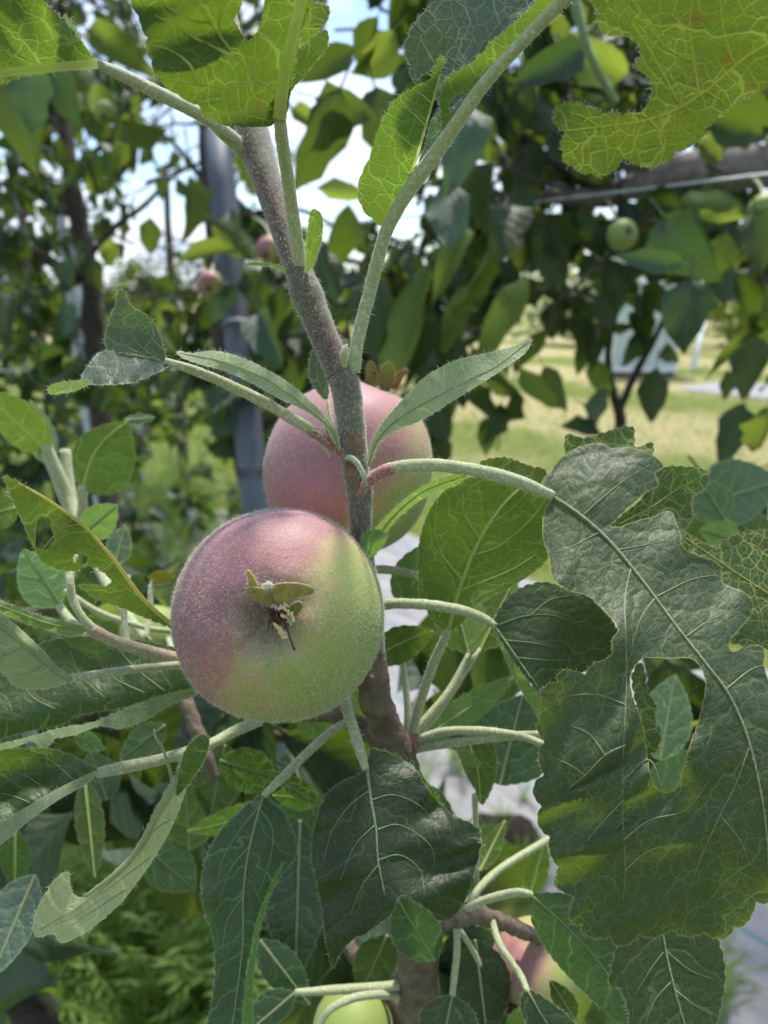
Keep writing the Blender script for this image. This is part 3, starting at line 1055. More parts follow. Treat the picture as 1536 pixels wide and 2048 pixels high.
lt.limb('branch', [(120, 180, 1.95, 0.008), (200, 130, 1.9, 0.006), (290, 110, 1.85, 0.004)])
L = lt.leaf_at
for a in [(60, 190, 150, 80, 0.6, 0.9, 'b'), (130, 190, 150, 70, 0.5, 0.95, 'b'), (30, 230, 150, 95, 0.6, 1.0, 'd'), (230, 90, 130, 30, 0.5, 1.1, 'g'),
          (200, 210, 90, 80, 0.7, 1.2, 'g'), (280, 250, 110, 190, 0.5, 1.2, 'g'), (340, 40, 120, 80, 0.5, 1.1, 'd'), (20, 640, 110, 100, 0.5, 1.5, 'd')]:
    L(*a)
fill(lt, 100, -140, 260, -150, 520, 1.5, 2.4, 8, 0.07, (0.55, 0.22, 0.23))
fill(lt, 16, 230, 420, 120, 560, 1.7, 2.4, 6, 0.075, (0.5, 0.2, 0.3))
fill(lt, 22, -140, 240, 520, 760, 1.6, 2.5, 7, 0.08, (0.45, 0.25, 0.3))
fill(lt, 50, -100, 430, 0, 560, 1.5, 2.4, 6, 0.045, (0.5, 0.25, 0.25), 0.4, 0.08)
lt.finish()

# third tree further up the row
ft = Tree('thin-trunked apple tree further up the row at far left')
ft.limb('trunk', [(30, 330, 3.2, 0.018), (60, 560, 3.15, 0.022), (82, 680, 3.1, 0.024), (110, 900, 3.05, 0.026), (150, 1300, 3.0, 0.03)])
ft.limb('branch', [(70, 620, 3.12, 0.012), (20, 570, 3.1, 0.008), (-60, 540, 3.0, 0.006)])
ft.limb('branch', [(85, 700, 3.1, 0.012), (200, 640, 3.1, 0.008), (330, 620, 3.1, 0.006)])
fill(ft, 60, -150, 440, 640, 880, 2.4, 3.6, 8, 0.085, (0.4, 0.3, 0.3), 0.4)
fill(ft, 40, -200, 260, 300, 640, 2.6, 3.6, 8, 0.085, (0.5, 0.25, 0.25))
ft.finish()

# fourth tree, seen low between trunk and post
f4 = Tree('leafy low apple tree seen between left trunk and thick post')
f4.limb('trunk', [(330, 330, 4.2, 0.02), (345, 600, 4.15, 0.026), (360, 800, 4.1, 0.03), (380, 1150, 4.0, 0.034)])
f4.limb('branch', [(345, 620, 4.15, 0.014), (440, 560, 4.1, 0.009), (560, 560, 4.0, 0.006)])
f4.limb('branch', [(355, 740, 4.1, 0.014), (260, 680, 4.1, 0.009), (180, 670, 4.0, 0.006)])
fill(f4, 70, 180, 620, 570, 860, 3.2, 4.8, 9, 0.09, (0.35, 0.3, 0.35), 0.4)
fill(f4, 60, -100, 560, 840, 1090, 2.0, 3.6, 9, 0.075, (0.35, 0.3, 0.35), 0.3)
fill(f4, 30, 250, 560, 300, 560, 3.6, 4.8, 7, 0.085, (0.45, 0.25, 0.3))
f4.finish()

# young forked tree in front of the alley
yt = Tree('slender forked young tree standing before the mown alley')
yt.limb('trunk', [(1215, 560, 1.32, 0.004), (1222, 640, 1.32, 0.0055), (1216, 720, 1.31, 0.0065), (1228, 790, 1.3, 0.008), (1240, 830, 1.3, 0.010), (1236, 880, 1.29, 0.010),
                  (1225, 960, 1.28, 0.011), (1215, 1200, 1.25, 0.012), (1210, 1600, 1.2, 0.014), (1205, 2200, 1.15, 0.016)])
yt.limb('branch', [(1240, 815, 1.3, 0.008), (1275, 740, 1.29, 0.007), (1310, 675, 1.28, 0.006), (1345, 610, 1.26, 0.005), (1400, 560, 1.25, 0.0035), (1450, 500, 1.2, 0.003)])
yt.limb('branch', [(1220, 605, 1.32, 0.004), (1180, 590, 1.31, 0.0035), (1120, 570, 1.3, 0.0025)])
L = yt.leaf_at
for a in [(1308, 790, 110, 95, 0.5, 1.1, 'd'), (1205, 822, 80, 20, 0.85, 1.1, 'b'), (1165, 860, 90, 10, 0.4, 1.1, 'b'), (1108, 640, 80, 95, 0.6, 1.15, 'd'), (1162, 645, 100, 95, 0.5, 1.15, 'd'),
          (1190, 690, 90, 100, 0.5, 1.15, 'd'), (1300, 610, 60, 100, 0.6, 1.15, 'd'), (1240, 660, 90, 20, 0.35, 1.2, 'd'), (1260, 590, 70, 60, 0.6, 1.2, 'd'),
          (1200, 760, 90, 70, 0.5, 1.2, 'g'), (1340, 720, 70, 80, 0.5, 1.2, 'd'), (1170, 720, 80, 110, 0.5, 1.2, 'd'), (1285, 660, 80, 80, 0.55, 1.2, 'd'), (1265, 700, 80, 120, 0.5, 1.22, 'b'), (1320, 600, 90, 40, 0.5, 1.2, 'd'), (1250, 560, 90, 150, 0.5, 1.2, 'g')]:
    L(*a)
fill(yt, 6, 1120, 1240, 500, 640, 1.2, 1.4, 6, 0.06, (0.6, 0.2, 0.2))
yt.finish()

# ------------------------------------------------------------------ far trees beyond the orchard
def far_tree(label, x, y, h, wd, ty, seed):
    rnd = random.Random(seed)
    t = thing('far_tree', label, 'tree', group='far trees along the field edge')
    b = Vector((x, y, 0))
    mb = MB()
    mb.tube([b, b + Vector((0.05, 0, h * 0.35)), b + Vector((-0.1, 0, h * 0.7)), b + Vector((0.05, 0.1, h * 0.95))], [h * 0.03, h * 0.022, h * 0.014, h * 0.004], 8)
    for k in range(6):
        a = rnd.uniform(0, 6.28)
        z0 = h * rnd.uniform(0.3, 0.7)
        e = b + Vector((math.cos(a) * wd * 0.4, math.sin(a) * wd * 0.4, z0 + h * 0.18))
        mb.tube([b + Vector((0, 0, z0)), (b + Vector((0, 0, z0))).lerp(e, 0.6) + Vector((0, 0, -0.1)), e], [h * 0.012, h * 0.008, h * 0.003], 6)
    mb.build('trunk', M['bark_bg'], t)
    it = []
    blobs = [(Vector((rnd.gauss(0, wd * 0.22), rnd.gauss(0, wd * 0.22), h * rnd.uniform(0.22, 0.92))), wd * rnd.uniform(0.14, 0.26)) for _ in range(14)]
    for k in range(900):
        c, r = rnd.choice(blobs)
        o = Vector((rnd.gauss(0, 1), rnd.gauss(0, 1), rnd.gauss(0, 1))).normalized() * r * rnd.uniform(0.5, 1.05)
        ax = Vector((rnd.gauss(0, 1), rnd.gauss(0, 1), rnd.gauss(-0.3, 1)))
        it.append((rnd.randrange(len(PROTO)), leaf_frame(b + c + o, ax, Vector((rnd.gauss(0, .7), rnd.gauss(0, .7), 1)), h * rnd.uniform(0.05, 0.09), 1.2)))
    o = link('crown', leaf_mesh_from('crown', it), BGL[ty, True], t)
    o['kind'] = 'stuff'


farl = ['rounded far tree beyond the alley at the right edge', 'far tree behind the mint box', 'low far tree left of the mint box', 'far bush in the gap behind the upright shoot',
        'far tree behind the thick blue-grey post', 'far tree right of the left forked trunk', 'far tree behind the left forked trunk', 'far tree at the left edge over the tunnel']
for i, (px, D, h, wd, ty) in enumerate([(1500, 24, 3.1, 4.5, 'd'), (1310, 27, 2.6, 4.5, 'b'), (1110, 25, 2.4, 4.2, 'g'), (860, 28, 2.6, 5, 'g'),
                                        (560, 30, 2.9, 5, 'b'), (380, 34, 2.6, 5, 'd'), (230, 36, 2.6, 5.5, 'b'), (20, 60, 5.5, 8, 'd')]):
    far_tree(farl[i], (px - CX) / F_PX * D * 1.0 / math.cos(PITCH) * 0.954, D, h, wd, ty, 100 + i)

for lb, px, D, h, wd, ty, sd in (('low bush behind the white pole', 1450, 17, 1.5, 2.6, 'g', 201), ('low bush left of the mint box lid', 1150, 18, 1.5, 2.4, 'b', 202), ('low bush at the right edge of the alley', 1560, 15, 1.6, 2.4, 'd', 203)):
    far_tree(lb, (px - CX) / F_PX * D, D, h, wd, ty, sd)

# ------------------------------------------------------------------ grass, hay and weeds
def blade_mat(name, c1, c2, tr, tm):
    t = NT(name)
    rnd = t.n('ShaderNodeNewGeometry').outputs['Random Per Island']
    col = t.ramp(rnd, [(0.0, c1), (1.0, c2)])
    return t.done(t.mixs(tm, t.principled(col, 0.6, spec=0.3), t.translucent(tr)))


M['grass'] = blade_mat('grass_blade', (0.07, 0.13, 0.02), (0.20, 0.25, 0.06), (0.30, 0.48, 0.04), 0.4)
M['hay'] = blade_mat('cut_hay', (0.32, 0.27, 0.11), (0.55, 0.48, 0.26), (0.5, 0.42, 0.2), 0.25)
M['weed'] = blade_mat('feathery_weed', (0.07, 0.13, 0.025), (0.18, 0.26, 0.06), (0.30, 0.48, 0.05), 0.42)


def blade(V, Fc, b, h, lean, wd):
    a = random.uniform(0, 6.28)
    sx, sy = math.cos(a) * wd, math.sin(a) * wd
    i = len(V)
    m = b + lean * 0.4 + Vector((0, 0, h * 0.6))
    e = b + lean + Vector((0, 0, h))
    V += [(b.x - sx, b.y - sy, b.z), (b.x + sx, b.y + sy, b.z), (m.x + sx * .7, m.y + sy * .7, m.z), (m.x - sx * .7, m.y - sy * .7, m.z), tuple(e)]
    Fc += [(i, i + 1, i + 2, i + 3), (i + 3, i + 2, i + 4)]


V, Fc = [], []
for _ in range(26000):
    y = 1.6 + 12 * random.random() ** 1.5
    x = random.uniform(-0.75, 0.75) * (y + 0.6)
    of = (Vector((x, y, 0)) - ROW_A).dot(ROW_N)
    if 0.3 < of < 1.8 and random.random() < 0.97 or 8.3 < of < 9.6:
        continue
    h = random.uniform(0.03, 0.11) * (0.6 if of > 1.8 else 1.6)
    blade(V, Fc, Vector((x, y, -0.02)), h, Vector((random.gauss(0, 0.03), random.gauss(0, 0.03), 0)), 0.0016 + 0.0006 * y)
o = link('grass', mesh('grass', V, Fc), M['grass'])
o['kind'] = 'stuff'
tag(o, 'short green grass of the alley and the row edges', 'grass')

V, Fc = [], []
for _ in range(9000):
    y = random.uniform(3.4, 11)
    x = random.uniform(0.0, 0.75) * (y + 0.6)
    of = (Vector((x, y, 0)) - ROW_A).dot(ROW_N)
    if of < 3.0 or mnoise.noise(Vector((x * 0.7, y * 0.7, 5))) < -0.05:
        continue
    a = random.uniform(0, 6.28)
    ln = random.uniform(0.05, 0.16)
    blade(V, Fc, Vector((x, y, random.uniform(0.0, 0.05))), random.uniform(0.0, 0.03), Vector((math.cos(a) * ln, math.sin(a) * ln, 0)), 0.0022)
o = link('cut_hay', mesh('cut_hay', V, Fc), M['hay'])
o['kind'] = 'stuff'
tag(o, 'pale cut hay lying on the sunlit alley', 'hay')


def weeds(name, label, spots, hmin, hmax, cat='weeds'):
    V, Fc = [], []
    for b in spots:
        H = random.uniform(hmin, hmax)
        for sidx in range(random.randint(7, 11)):
            a = random.uniform(0, 6.28)
            out = Vector((math.cos(a), math.sin(a), 0)) * H * random.uniform(0.15, 0.6)
            n = 13
            for k in range(n):
                f = (k + 1) / n
                p = b + out * f ** 1.5 + Vector((0, 0, H * (f - 0.25 * f * f) * 1.2))
                for sd in (-1, 1):
                    la = a + sd * random.uniform(0.7, 1.5)
                    ll = H * 0.16 * (1.1 - f * 0.7) * random.uniform(0.7, 1.3)
                    tip = p + Vector((math.cos(la) * ll, math.sin(la) * ll, ll * random.uniform(-0.1, 0.6)))
                    wv = Vector((-math.sin(la), math.cos(la), random.uniform(-.5, .5))) * H * 0.008
                    i = len(V)
                    V += [tuple(p), tuple(p.lerp(tip, 0.5) + wv), tuple(tip), tuple(p.lerp(tip, 0.5) - wv)]
                    Fc.append((i, i + 1, i + 2, i + 3))
                if k:
                    i = len(V)
                    wd = Vector((-math.sin(a), math.cos(a), 0)) * 0.0012
                    V += [tuple(pp - wd), tuple(pp + wd), tuple(p + wd), tuple(p - wd)]
                    Fc.append((i, i + 1, i + 2, i + 3))
                pp = p
    o = link(name, mesh(name, V, Fc), M['weed'])
    o['kind'] = 'stuff'
    tag(o, label, cat)


sp = []
for _ in range(330):
    p = G(random.uniform(-150, 640), random.choice((random.uniform(900, 1250), random.uniform(1180, 2250))))
    sp.append(Vector((p.x, p.y, 0)))
weeds('feathery_weeds', 'feathery green weeds filling the ground at lower left', sp, 0.16, 0.42)
sp = [G(random.gauss(px, 55), random.gauss(py, 45)) for px, py in ((960, 1560), (900, 1600), (1010, 1760), (1390, 1990), (1380, 2060), (930, 1500), (560, 1400), (640, 1480)) for _ in range(5)]
weeds('fabric_weeds', 'small weeds sprouting along the grey fabric', [Vector((p.x, p.y, 0.01)) for p in sp], 0.06, 0.16)
# near-black mound standing in for a shadowed hole in the fabric
s0 = G(1015, 1690)
sv, sf = [(s0.x, s0.y, 0.052)], []
for r_i in range(1, 6):
    for k in range(18):
        a = 6.283 * k / 18
        rr = 0.016 * r_i * (1 + 0.3 * mnoise.noise(Vector((math.cos(a) * 2, math.sin(a) * 2, r_i * .3))))
        sv.append((s0.x + math.cos(a) * rr * 1.2, s0.y + math.sin(a) * rr, 0.03 * max(0, 1 - (r_i / 5) ** 2) + 0.02 + 0.004 * mnoise.noise(Vector((k, r_i, 0)) * 1.7)))
for k in range(18):
    sf.append((0, 1 + k, 1 + (k + 1) % 18))
    for r_i in range(4):
        a, b2 = 1 + r_i * 18 + k, 1 + r_i * 18 + (k + 1) % 18
        sf.append((a, a + 18, b2 + 18, b2))
M['hole_shade'] = plain('dark_hole_shade', (0.012, 0.010, 0.008), (0.035, 0.028, 0.022), 80, 0.95, 1.0, 0.006, 0.1)
so = link('shaded_hole_patch', mesh('shaded_hole_patch', sv, sf), M['hole_shade'])
so['kind'] = 'structure'
# ------------------------------------------------------------------ foreground builders
FZ = MB()          # down of the foreground tree


def hair(mb, p, d, ln, wd, bend):
    d = d.normalized()
    s = d.orthogonal().normalized()
    s = Matrix.Rotation(random.uniform(0, 6.28), 3, d) @ s
    m = p + d * ln * 0.55 + bend * ln * 0.12
    e = p + d * ln + bend * ln * 0.45
    mb.add([p - s * wd, p + s * wd, m + s * wd * 0.8, m - s * wd * 0.8, e], [(0, 1, 2, 3), (3, 2, 4)])


def rvec():
    return Vector((random.gauss(0, 1), random.gauss(0, 1), random.gauss(0, 1)))


def stem(parent, name, pts, mat, n=6, seg=12, fz=1.0, rough=0.06, hl=0.0008, fzmb=None):
    """pts: (px, py, depth, radius px)"""
    k_ = 0.88 if name == 'petiole' else 1.0
    rough = max(rough, 0.11) if name == 'petiole' else rough
    p4 = [tuple(P(p[0], p[1], p[2])) + (p[3] * k_ / F_PX * p[2],) for p in pts]
    c = crom(p4, n)
    ps = [Vector(q[:3]) for q in c]
    rs = [max(q[3], 1e-5) for q in c]
    mb = MB()
    mb.tube(ps, rs, seg, rough=rough)
    o = mb.build(name, M[mat] if isinstance(mat, str) else mat, parent)
    if fz:
        tgt = fzmb if fzmb is not None else FZ
        for i in range(len(ps) - 1):
            L = (ps[i + 1] - ps[i]).length
            ax = (ps[i + 1] - ps[i]).normalized()
            cnt = int(L * 1000 * (rs[i] * 1000) * 9 * fz + random.random())
            for _ in range(cnt):
                f = random.random()
                nn = rvec()
                nn = (nn - ax * nn.dot(ax)).normalized()
                p = ps[i].lerp(ps[i + 1], f) + nn * (rs[i] + (rs[i + 1] - rs[i]) * f) * 0.97
                hair(tgt, p, nn + rvec() * 0.45, hl * random.uniform(0.5, 1.3), 0.00003, rvec())
    return o


def tps(ctrl):
    c = np.array(ctrl, float)
    xy = c[:, :2] / 100.0
    n = len(c)
    d2 = ((xy[:, None, :] - xy[None, :, :]) ** 2).sum(-1)
    K = np.where(d2 > 0, d2 * np.log(np.maximum(d2, 1e-12)) * 0.5, 0) + np.eye(n) * 0.02
    Pm = np.hstack([np.ones((n, 1)), xy])
    A = np.zeros((n + 3, n + 3))
    A[:n, :n] = K
    A[:n, n:] = Pm
    A[n:, :n] = Pm.T
    b = np.zeros(n + 3)
    b[:n] = c[:, 2]
    sol = np.linalg.lstsq(A, b, rcond=1e-9)[0]

    def ev(q):
        q = np.atleast_2d(np.array(q, float))[:, :2] / 100.0
        d2 = ((q[:, None, :] - xy[None, :, :]) ** 2).sum(-1)
        U = np.where(d2 > 0, d2 * np.log(np.maximum(d2, 1e-12)) * 0.5, 0)
        return U @ sol[:n] + sol[n] + q @ sol[n + 1:]
    return ev


def resample(pts, step):
    pts = np.array(pts, float)
    q = np.vstack([pts, pts[:1]])
    seg = np.hypot(*(q[1:] - q[:-1]).T)
    cum = np.concatenate([[0], np.cumsum(seg)])
    n = max(8, int(cum[-1] / step))
    s = np.linspace(0, cum[-1], n, endpoint=False)
    return np.stack([np.interp(s, cum, q[:, 0]), np.interp(s, cum, q[:, 1])], 1), s, cum[-1]


def area2(p):
    x, y = p[:, 0], p[:, 1]
    return float(np.sum(x * np.roll(y, -1) - np.roll(x, -1) * y))


def normals2(p):
    """outward normals of a closed polygon"""
    tg = np.roll(p, -1, 0) - np.roll(p, 1, 0)
    tg /= np.maximum(np.hypot(tg[:, 0], tg[:, 1])[:, None], 1e-9)
    nn = np.stack([tg[:, 1], -tg[:, 0]], 1)
    return nn if area2(p) > 0 else -nn


def inpoly(q, poly):
    x, y = q[:, 0], q[:, 1]
    ins = np.zeros(len(q), bool)
    px, py = poly[:, 0], poly[:, 1]
    j = len(poly) - 1
    for i in range(len(poly)):
        c = (py[i] > y) != (py[j] > y)
        with np.errstate(divide='ignore', invalid='ignore'):
            xi = (px[j] - px[i]) * (y - py[i]) / (py[j] - py[i]) + px[i]
        ins ^= c & (x < xi)
        j = i
    return ins


def mindist(q, pts):
    res = np.full(len(q), 1e9)
    for i in range(0, len(pts), 64):
        d = ((q[:, None, :] - pts[None, i:i + 64, :]) ** 2).sum(-1).min(1)
        res = np.minimum(res, d)
    return np.sqrt(res)


def midcoord(q, mid):
    """arc length along and signed distance across a polyline (px)"""
    mid = np.array(mid, float)[:, :2]
    best = np.full(len(q), 1e12)
    S = np.zeros(len(q))
    T = np.zeros(len(q))
    cum = 0.0
    for i in range(len(mid) - 1):
        a, b = mid[i], mid[i + 1]
        v = b - a
        L = math.hypot(*v)
        if L < 1e-6:
            continue
        u = ((q - a) @ v) / (L * L)
        lo = -9.0 if i == 0 else 0.0
        hi = 9.0 if i == len(mid) - 2 else 1.0
        uc = np.clip(u, lo, hi)
        c = a + uc[:, None] * v
        d = ((q - c) ** 2).sum(1)
        side = np.sign((q[:, 0] - a[0]) * v[1] - (q[:, 1] - a[1]) * v[0])
        m = d < best
        best = np.where(m, d, best)
        S = np.where(m, cum + uc * L, S)
        T = np.where(m, np.sqrt(d) * side, T)
        cum += L
    return S, T


def leaf(parent, outline, mid, mat='top', teeth=(0, 30), holes=(), ctrl=(), pet=None, petmat='petiole', veins=(), rib=(3.0, 1.0), ribmat='rib',
         label=None, tint=(1, 1, 1), wav=(0.0, 90), step=11, fz=0.4, n=5, name='leaf', ragged=0.0, veinmat=None, vr=1.3, noteeth=None, uvs=1.0):
    if ribmat == 'rib' and mat in ('glow', 'yellow'):
        ribmat = 'rib_glow'
    ol2 = crom([(p[0], p[1]) for p in outline], n, True)
    bstep = 5.0 if not teeth[0] else min(5.0, teeth[1] / 8)
    b, s, tot = resample(ol2, bstep)
    if teeth[0]:
        cnt = max(3, round(tot / teeth[1]))
        jit = np.array([random.uniform(0.75, 1.25) for _ in range(cnt)])
        ph = s / tot * cnt
        k = np.floor(ph).astype(int) % cnt
        fr = ph - np.floor(ph)
        prof = (np.abs(np.sin(np.pi * fr)) ** 0.5 - 0.65) * 1.5
        am = np.full(len(b), float(teeth[0]))
        if noteeth is not None:
            for poly in noteeth:
                am = np.where(inpoly(b, np.array(poly, float)), am * 0.15, am)
        prof = prof + 0.22 * (np.abs(np.sin(np.pi * fr * 3 + 0.4)) - 0.5) * (teeth[0] > 4)
        b = b + normals2(b) * (prof * am * jit[k])[:, None]
    if ragged:
        b = b + normals2(b) * np.array([[ragged * mnoise.noise(Vector((q[0] * 0.11, q[1] * 0.11, 1)))] for q in b])
    hb = []
    for h in holes:
        hp, _, _ = resample(crom([(p[0], p[1]) for p in h], n, True), 5.0)
        hp = hp + np.array([[mnoise.noise(Vector((q[0] * .15, q[1] * .15, 4))), mnoise.noise(Vector((q[0] * .15, q[1] * .15, 8)))] for q in hp]) * 2.0
        hb.append(hp)
    loops = [b] + hb
    pts, edges, edgeval = [], [], []
    for li, lp in enumerate(loops):
        o0 = len(pts)
        pts += lp.tolist()
        edgeval += [1.0] * len(lp)
        edges += [(o0 + i, o0 + (i + 1) % len(lp)) for i in range(len(lp))]
    rings = np.vstack(loops)
    for li, lp in enumerate(loops):
        ins = lp - normals2(lp) * (2.6 if li == 0 else -2.6)
        ok = inpoly(ins, b) & (mindist(ins, rings) > 1.8)
        for h in hb:
            ok &= ~inpoly(ins, h)
        pts += ins[ok].tolist()
        edgeval += [0.35] * int(ok.sum())
    x0, y0 = b.min(0)
    x1, y1 = b.max(0)
    gx, gy = np.meshgrid(np.arange(x0, x1, step), np.arange(y0, y1, step * 0.866))
    gx = gx + (np.arange(gx.shape[0]) % 2)[:, None] * step / 2
    g = np.stack([gx.ravel(), gy.ravel()], 1)
    g = g + np.random.RandomState(3).uniform(-1.2, 1.2, g.shape)
    g = g[inpoly(g, b)]
    if len(g):
        g = g[mindist(g, rings) > 5.0]
    for h in hb:
        g = g[~inpoly(g, h)]
    pts += g.tolist()
    edgeval += [0.0] * len(g)
    res = delaunay_2d_cdt([Vector(p) for p in pts], edges, [], 0, 1e-4)
    vv = np.array([tuple(p) for p in res[0]])
    ev = np.array([max([edgeval[k] for k in orig if k < len(edgeval)] or [0.0]) for orig in res[3]])
    fc = np.array([tuple(f) for f in res[2]])
    cen = vv[fc].mean(1)
    ok = inpoly(cen, b)
    for h in hb:
        ok &= ~inpoly(cen, h)
    fc = fc[ok]
    midc = crom([p[:2] for p in mid], 6)
    S, T = midcoord(vv, midc)
    cl = [p for p in mid if len(p) > 2] + [p for p in outline if len(p) > 2] + list(ctrl)
    dep = tps(cl)
    dm = float(np.mean([p[2] for p in cl]))
    dmin, dmax = min(p[2] for p in cl), max(p[2] for p in cl)

    def dfun(q):
        q = np.atleast_2d(np.array(q, float))
        d = np.clip(dep(q), dmin - 0.012, dmax + 0.012)
        if wav[0]:
            S_, T_ = midcoord(q[:, :2], midc)
            k = np.clip(np.abs(T_) / 110.0, 0, 1.2)
            d = d + wav[0] * 0.001 * k * (np.sin(S_ / wav[1] * 6.283 + (T_ > 0) * 1.9) + 0.5 * np.sin(S_ / wav[1] * 11 + T_ * 0.03))
        return d
    D = dfun(vv)
    X = (vv[:, 0] - CX) / F_PX * D
    Y = (CY - vv[:, 1]) / F_PX * D
    W = np.array(CAM)[None] + D[:, None] * np.array(FWD)[None] + X[:, None] * np.array(RGT)[None] + Y[:, None] * np.array(UPV)[None]
    me = bpy.data.meshes.new(name)
    a = fc[0]
    nr = np.zeros(3)
    for a in fc[::max(1, len(fc) // 50)]:
        nr += np.cross(W[a[1]] - W[a[0]], W[a[2]] - W[a[0]])
    if nr @ (W.mean(0) - np.array(CAM)) > 0:
        fc = fc[:, ::-1]
    me.from_pydata(W.tolist(), [], fc.tolist())
    me.polygons.foreach_set('use_smooth', [True] * len(me.polygons))
    ul = me.uv_layers.new(name='leaf')
    li = np.zeros(len(me.loops), int)
    me.loops.foreach_get('vertex_index', li)
    cm = dm / F_PX * 100 * uvs
    uvv = np.stack([S * cm + random.Random(int(x0 * 7 + y0)).uniform(0, 40), T * cm], 1)
    ul.data.foreach_set('uv', uvv[li].astype(np.float32).ravel())
    at = me.attributes.new('edge', 'FLOAT', 'POINT')
    at.data.foreach_set('value', ev.astype(np.float32))
    me.update()
    o = link(name, me, M[mat], parent)
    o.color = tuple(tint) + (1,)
    if label:
        o['label'] = label
    toc = -FWD
    # midrib as a raised cord on the visible side
    if rib:
        mc = np.array(midc)
        keep = mc
        dd = dfun(keep)
        nn = len(keep)
        rs = [max(0.3, rib[0] + (rib[1] - rib[0]) * i / (nn - 1)) for i in range(nn)]
        pp = [P(q[0], q[1], d - r_ * 0.35 / F_PX * d) for q, d, r_ in zip(keep, dd, rs)]
        mb = MB()
        mb.tube(pp, [r_ / F_PX * d for r_, d in zip(rs, dd)], 7, rough=0.15)
        mb.build('midrib', M[ribmat], o)
        for i in range(nn - 1):
            for _ in range(int(fz * 6)):
                q = pp[i].lerp(pp[i + 1], random.random())
                hair(FZ, q + toc * rs[i] / F_PX * dm * 0.8, toc * 0.5 + rvec() * 0.8, 0.0006 * random.uniform(0.5, 1.2), 0.000026, rvec())
    if veins:
        mb = MB()
        for vn in veins:
            c = np.array(crom(vn, 6))
            dd = dfun(c)
            m = len(c)
            r0 = vr
            pp = [P(q[0], q[1], d - 0.3 / F_PX * d) for q, d in zip(c, dd)]
            mb.tube(pp, [max(0.3, r0 * (1 - 0.72 * i / (m - 1))) / F_PX * d for i, d in enumerate(dd)], 5, rough=0.2)
        mb.build('side_veins', M[veinmat or ribmat], o)
    if pet:
        stem(o, 'petiole', pet, petmat, fz=fz * 1.6)
    # down along the margin
    if fz:
        c3 = np.array(W[:len(b)]) if len(W) >= len(b) else W
        ctr = Vector(W.mean(0))
        n2 = normals2(b)
        db = dfun(b)
        for i in range(len(b)):
            if not (-20 < b[i][0] < 1556 and -20 < b[i][1] < 2068):
                continue
            for _ in range(int(fz * 2.2 + random.random())):
                p = P(b[i][0], b[i][1], db[i])
                dv = (RGT * float(n2[i][0]) - UPV * float(n2[i][1])) + rvec() * 0.45 + toc * 0.2
                hair(FZ, p, dv, 0.00065 * random.uniform(0.4, 1.3), 0.000028, rvec())
    return o


def sleaf(parent, base, tip, wl, wr, bend=0.0, dl=0.0, dr=0.0, dm=0.0, mat='top', teeth=(2.0, 22), shape=0.0, **kw):
    """leaf from base (px,py,d) to tip (px,py,d); wl/wr half widths px to either side; bend px sideways; dl/dr edge depth offsets in mm; dm mid sag mm"""
    b, t = np.array(base, float), np.array(tip, float)
    v = (t - b)[:2]
    L = math.hypot(*v)
    nv = np.array([v[1], -v[0]]) / L            # left of travel in image coords (y down): to the 'T>0' side
    prof = [(0.0, 0.05), (0.06, 0.38), (0.16, 0.74), (0.32, 0.98), (0.48, 1.0), (0.64, 0.86), (0.80, 0.58), (0.92, 0.27), (1.0, 0.0)]
    mid, lo, ro = [], [], []
    for s, wd in prof:
        wd = wd * (1 + shape * (0.5 - s))
        c = b[:2] + v * s + nv * bend * math.sin(math.pi * s)
        d = b[2] + (t[2] - b[2]) * s + dm * 0.001 * math.sin(math.pi * s)
        mid.append((c[0], c[1], d))
        lo.append((c[0] + nv[0] * wl * wd, c[1] + nv[1] * wl * wd, d + dl * 0.001 * wd))
        ro.append((c[0] - nv[0] * wr * wd, c[1] - nv[1] * wr * wd, d + dr * 0.001 * wd))
    outline = [mid[0]] + lo[1:-1] + [mid[-1]] + ro[1:-1][::-1]
    return leaf(parent, outline, mid[:-1] + [mid[-1]], mat, teeth, **kw)
# ------------------------------------------------------------------ foreground apple tree
FT = thing('apple_tree', 'foreground apple tree with upright downy shoot and chewed leaves around the ripening apples', 'tree')

# upright shoot, in three stretches of different bark
stem(FT, 'shoot', [(360, -700, 0.215, 3), (380, -420, 0.212, 12), (415, -160, 0.206, 20), (445, 10, 0.200, 24), (470, 120, 0.196, 27), (490, 200, 0.192, 30), (508, 280, 0.188, 34), (530, 350, 0.184, 30), (556, 430, 0.180, 26), (580, 500, 0.177, 25),
                   (600, 550, 0.175, 28), (614, 590, 0.174, 33), (634, 640, 0.173, 29), (662, 705, 0.172, 28), (684, 750, 0.1715, 31)], 'shoot_up', seg=18, fz=1.3)
stem(FT, 'shoot', [(676, 733, 0.1718, 28), (692, 775, 0.171, 31), (700, 830, 0.1705, 29), (706, 890, 0.1702, 29), (712, 940, 0.170, 27), (719, 985, 0.170, 26),
                   (720, 1030, 0.1712, 23), (722, 1075, 0.1745, 23), (730, 1150, 0.180, 24), (740, 1240, 0.1845, 26), (744, 1320, 0.184, 27)], 'shoot', seg=18, fz=1.3)
stem(FT, 'old_wood', [(742, 1300, 0.184, 27), (744, 1345, 0.184, 33), (752, 1400, 0.186, 32), (768, 1455, 0.190, 34), (792, 1505, 0.195, 36), (812, 1580, 0.205, 36), (830, 1750, 0.222, 38),
                      (835, 1950, 0.235, 42), (850, 2150, 0.25, 48)], 'bark', seg=16, fz=0.0, rough=0.2)
stem(FT, 'old_wood', [(800, 1500, 0.197, 26), (760, 1475, 0.196, 24), (715, 1450, 0.197, 18), (660, 1430, 0.20, 15), (600, 1430, 0.205, 13)], 'bark', fz=0.0, rough=0.2)
# knot on the old wood
stem(FT, 'bud_knot', [(742, 1358, 0.1815, 14), (742, 1357, 0.1795, 15), (742, 1356, 0.1785, 8), (742, 1356, 0.1795, 4)], 'bark', fz=0, rough=0.5)


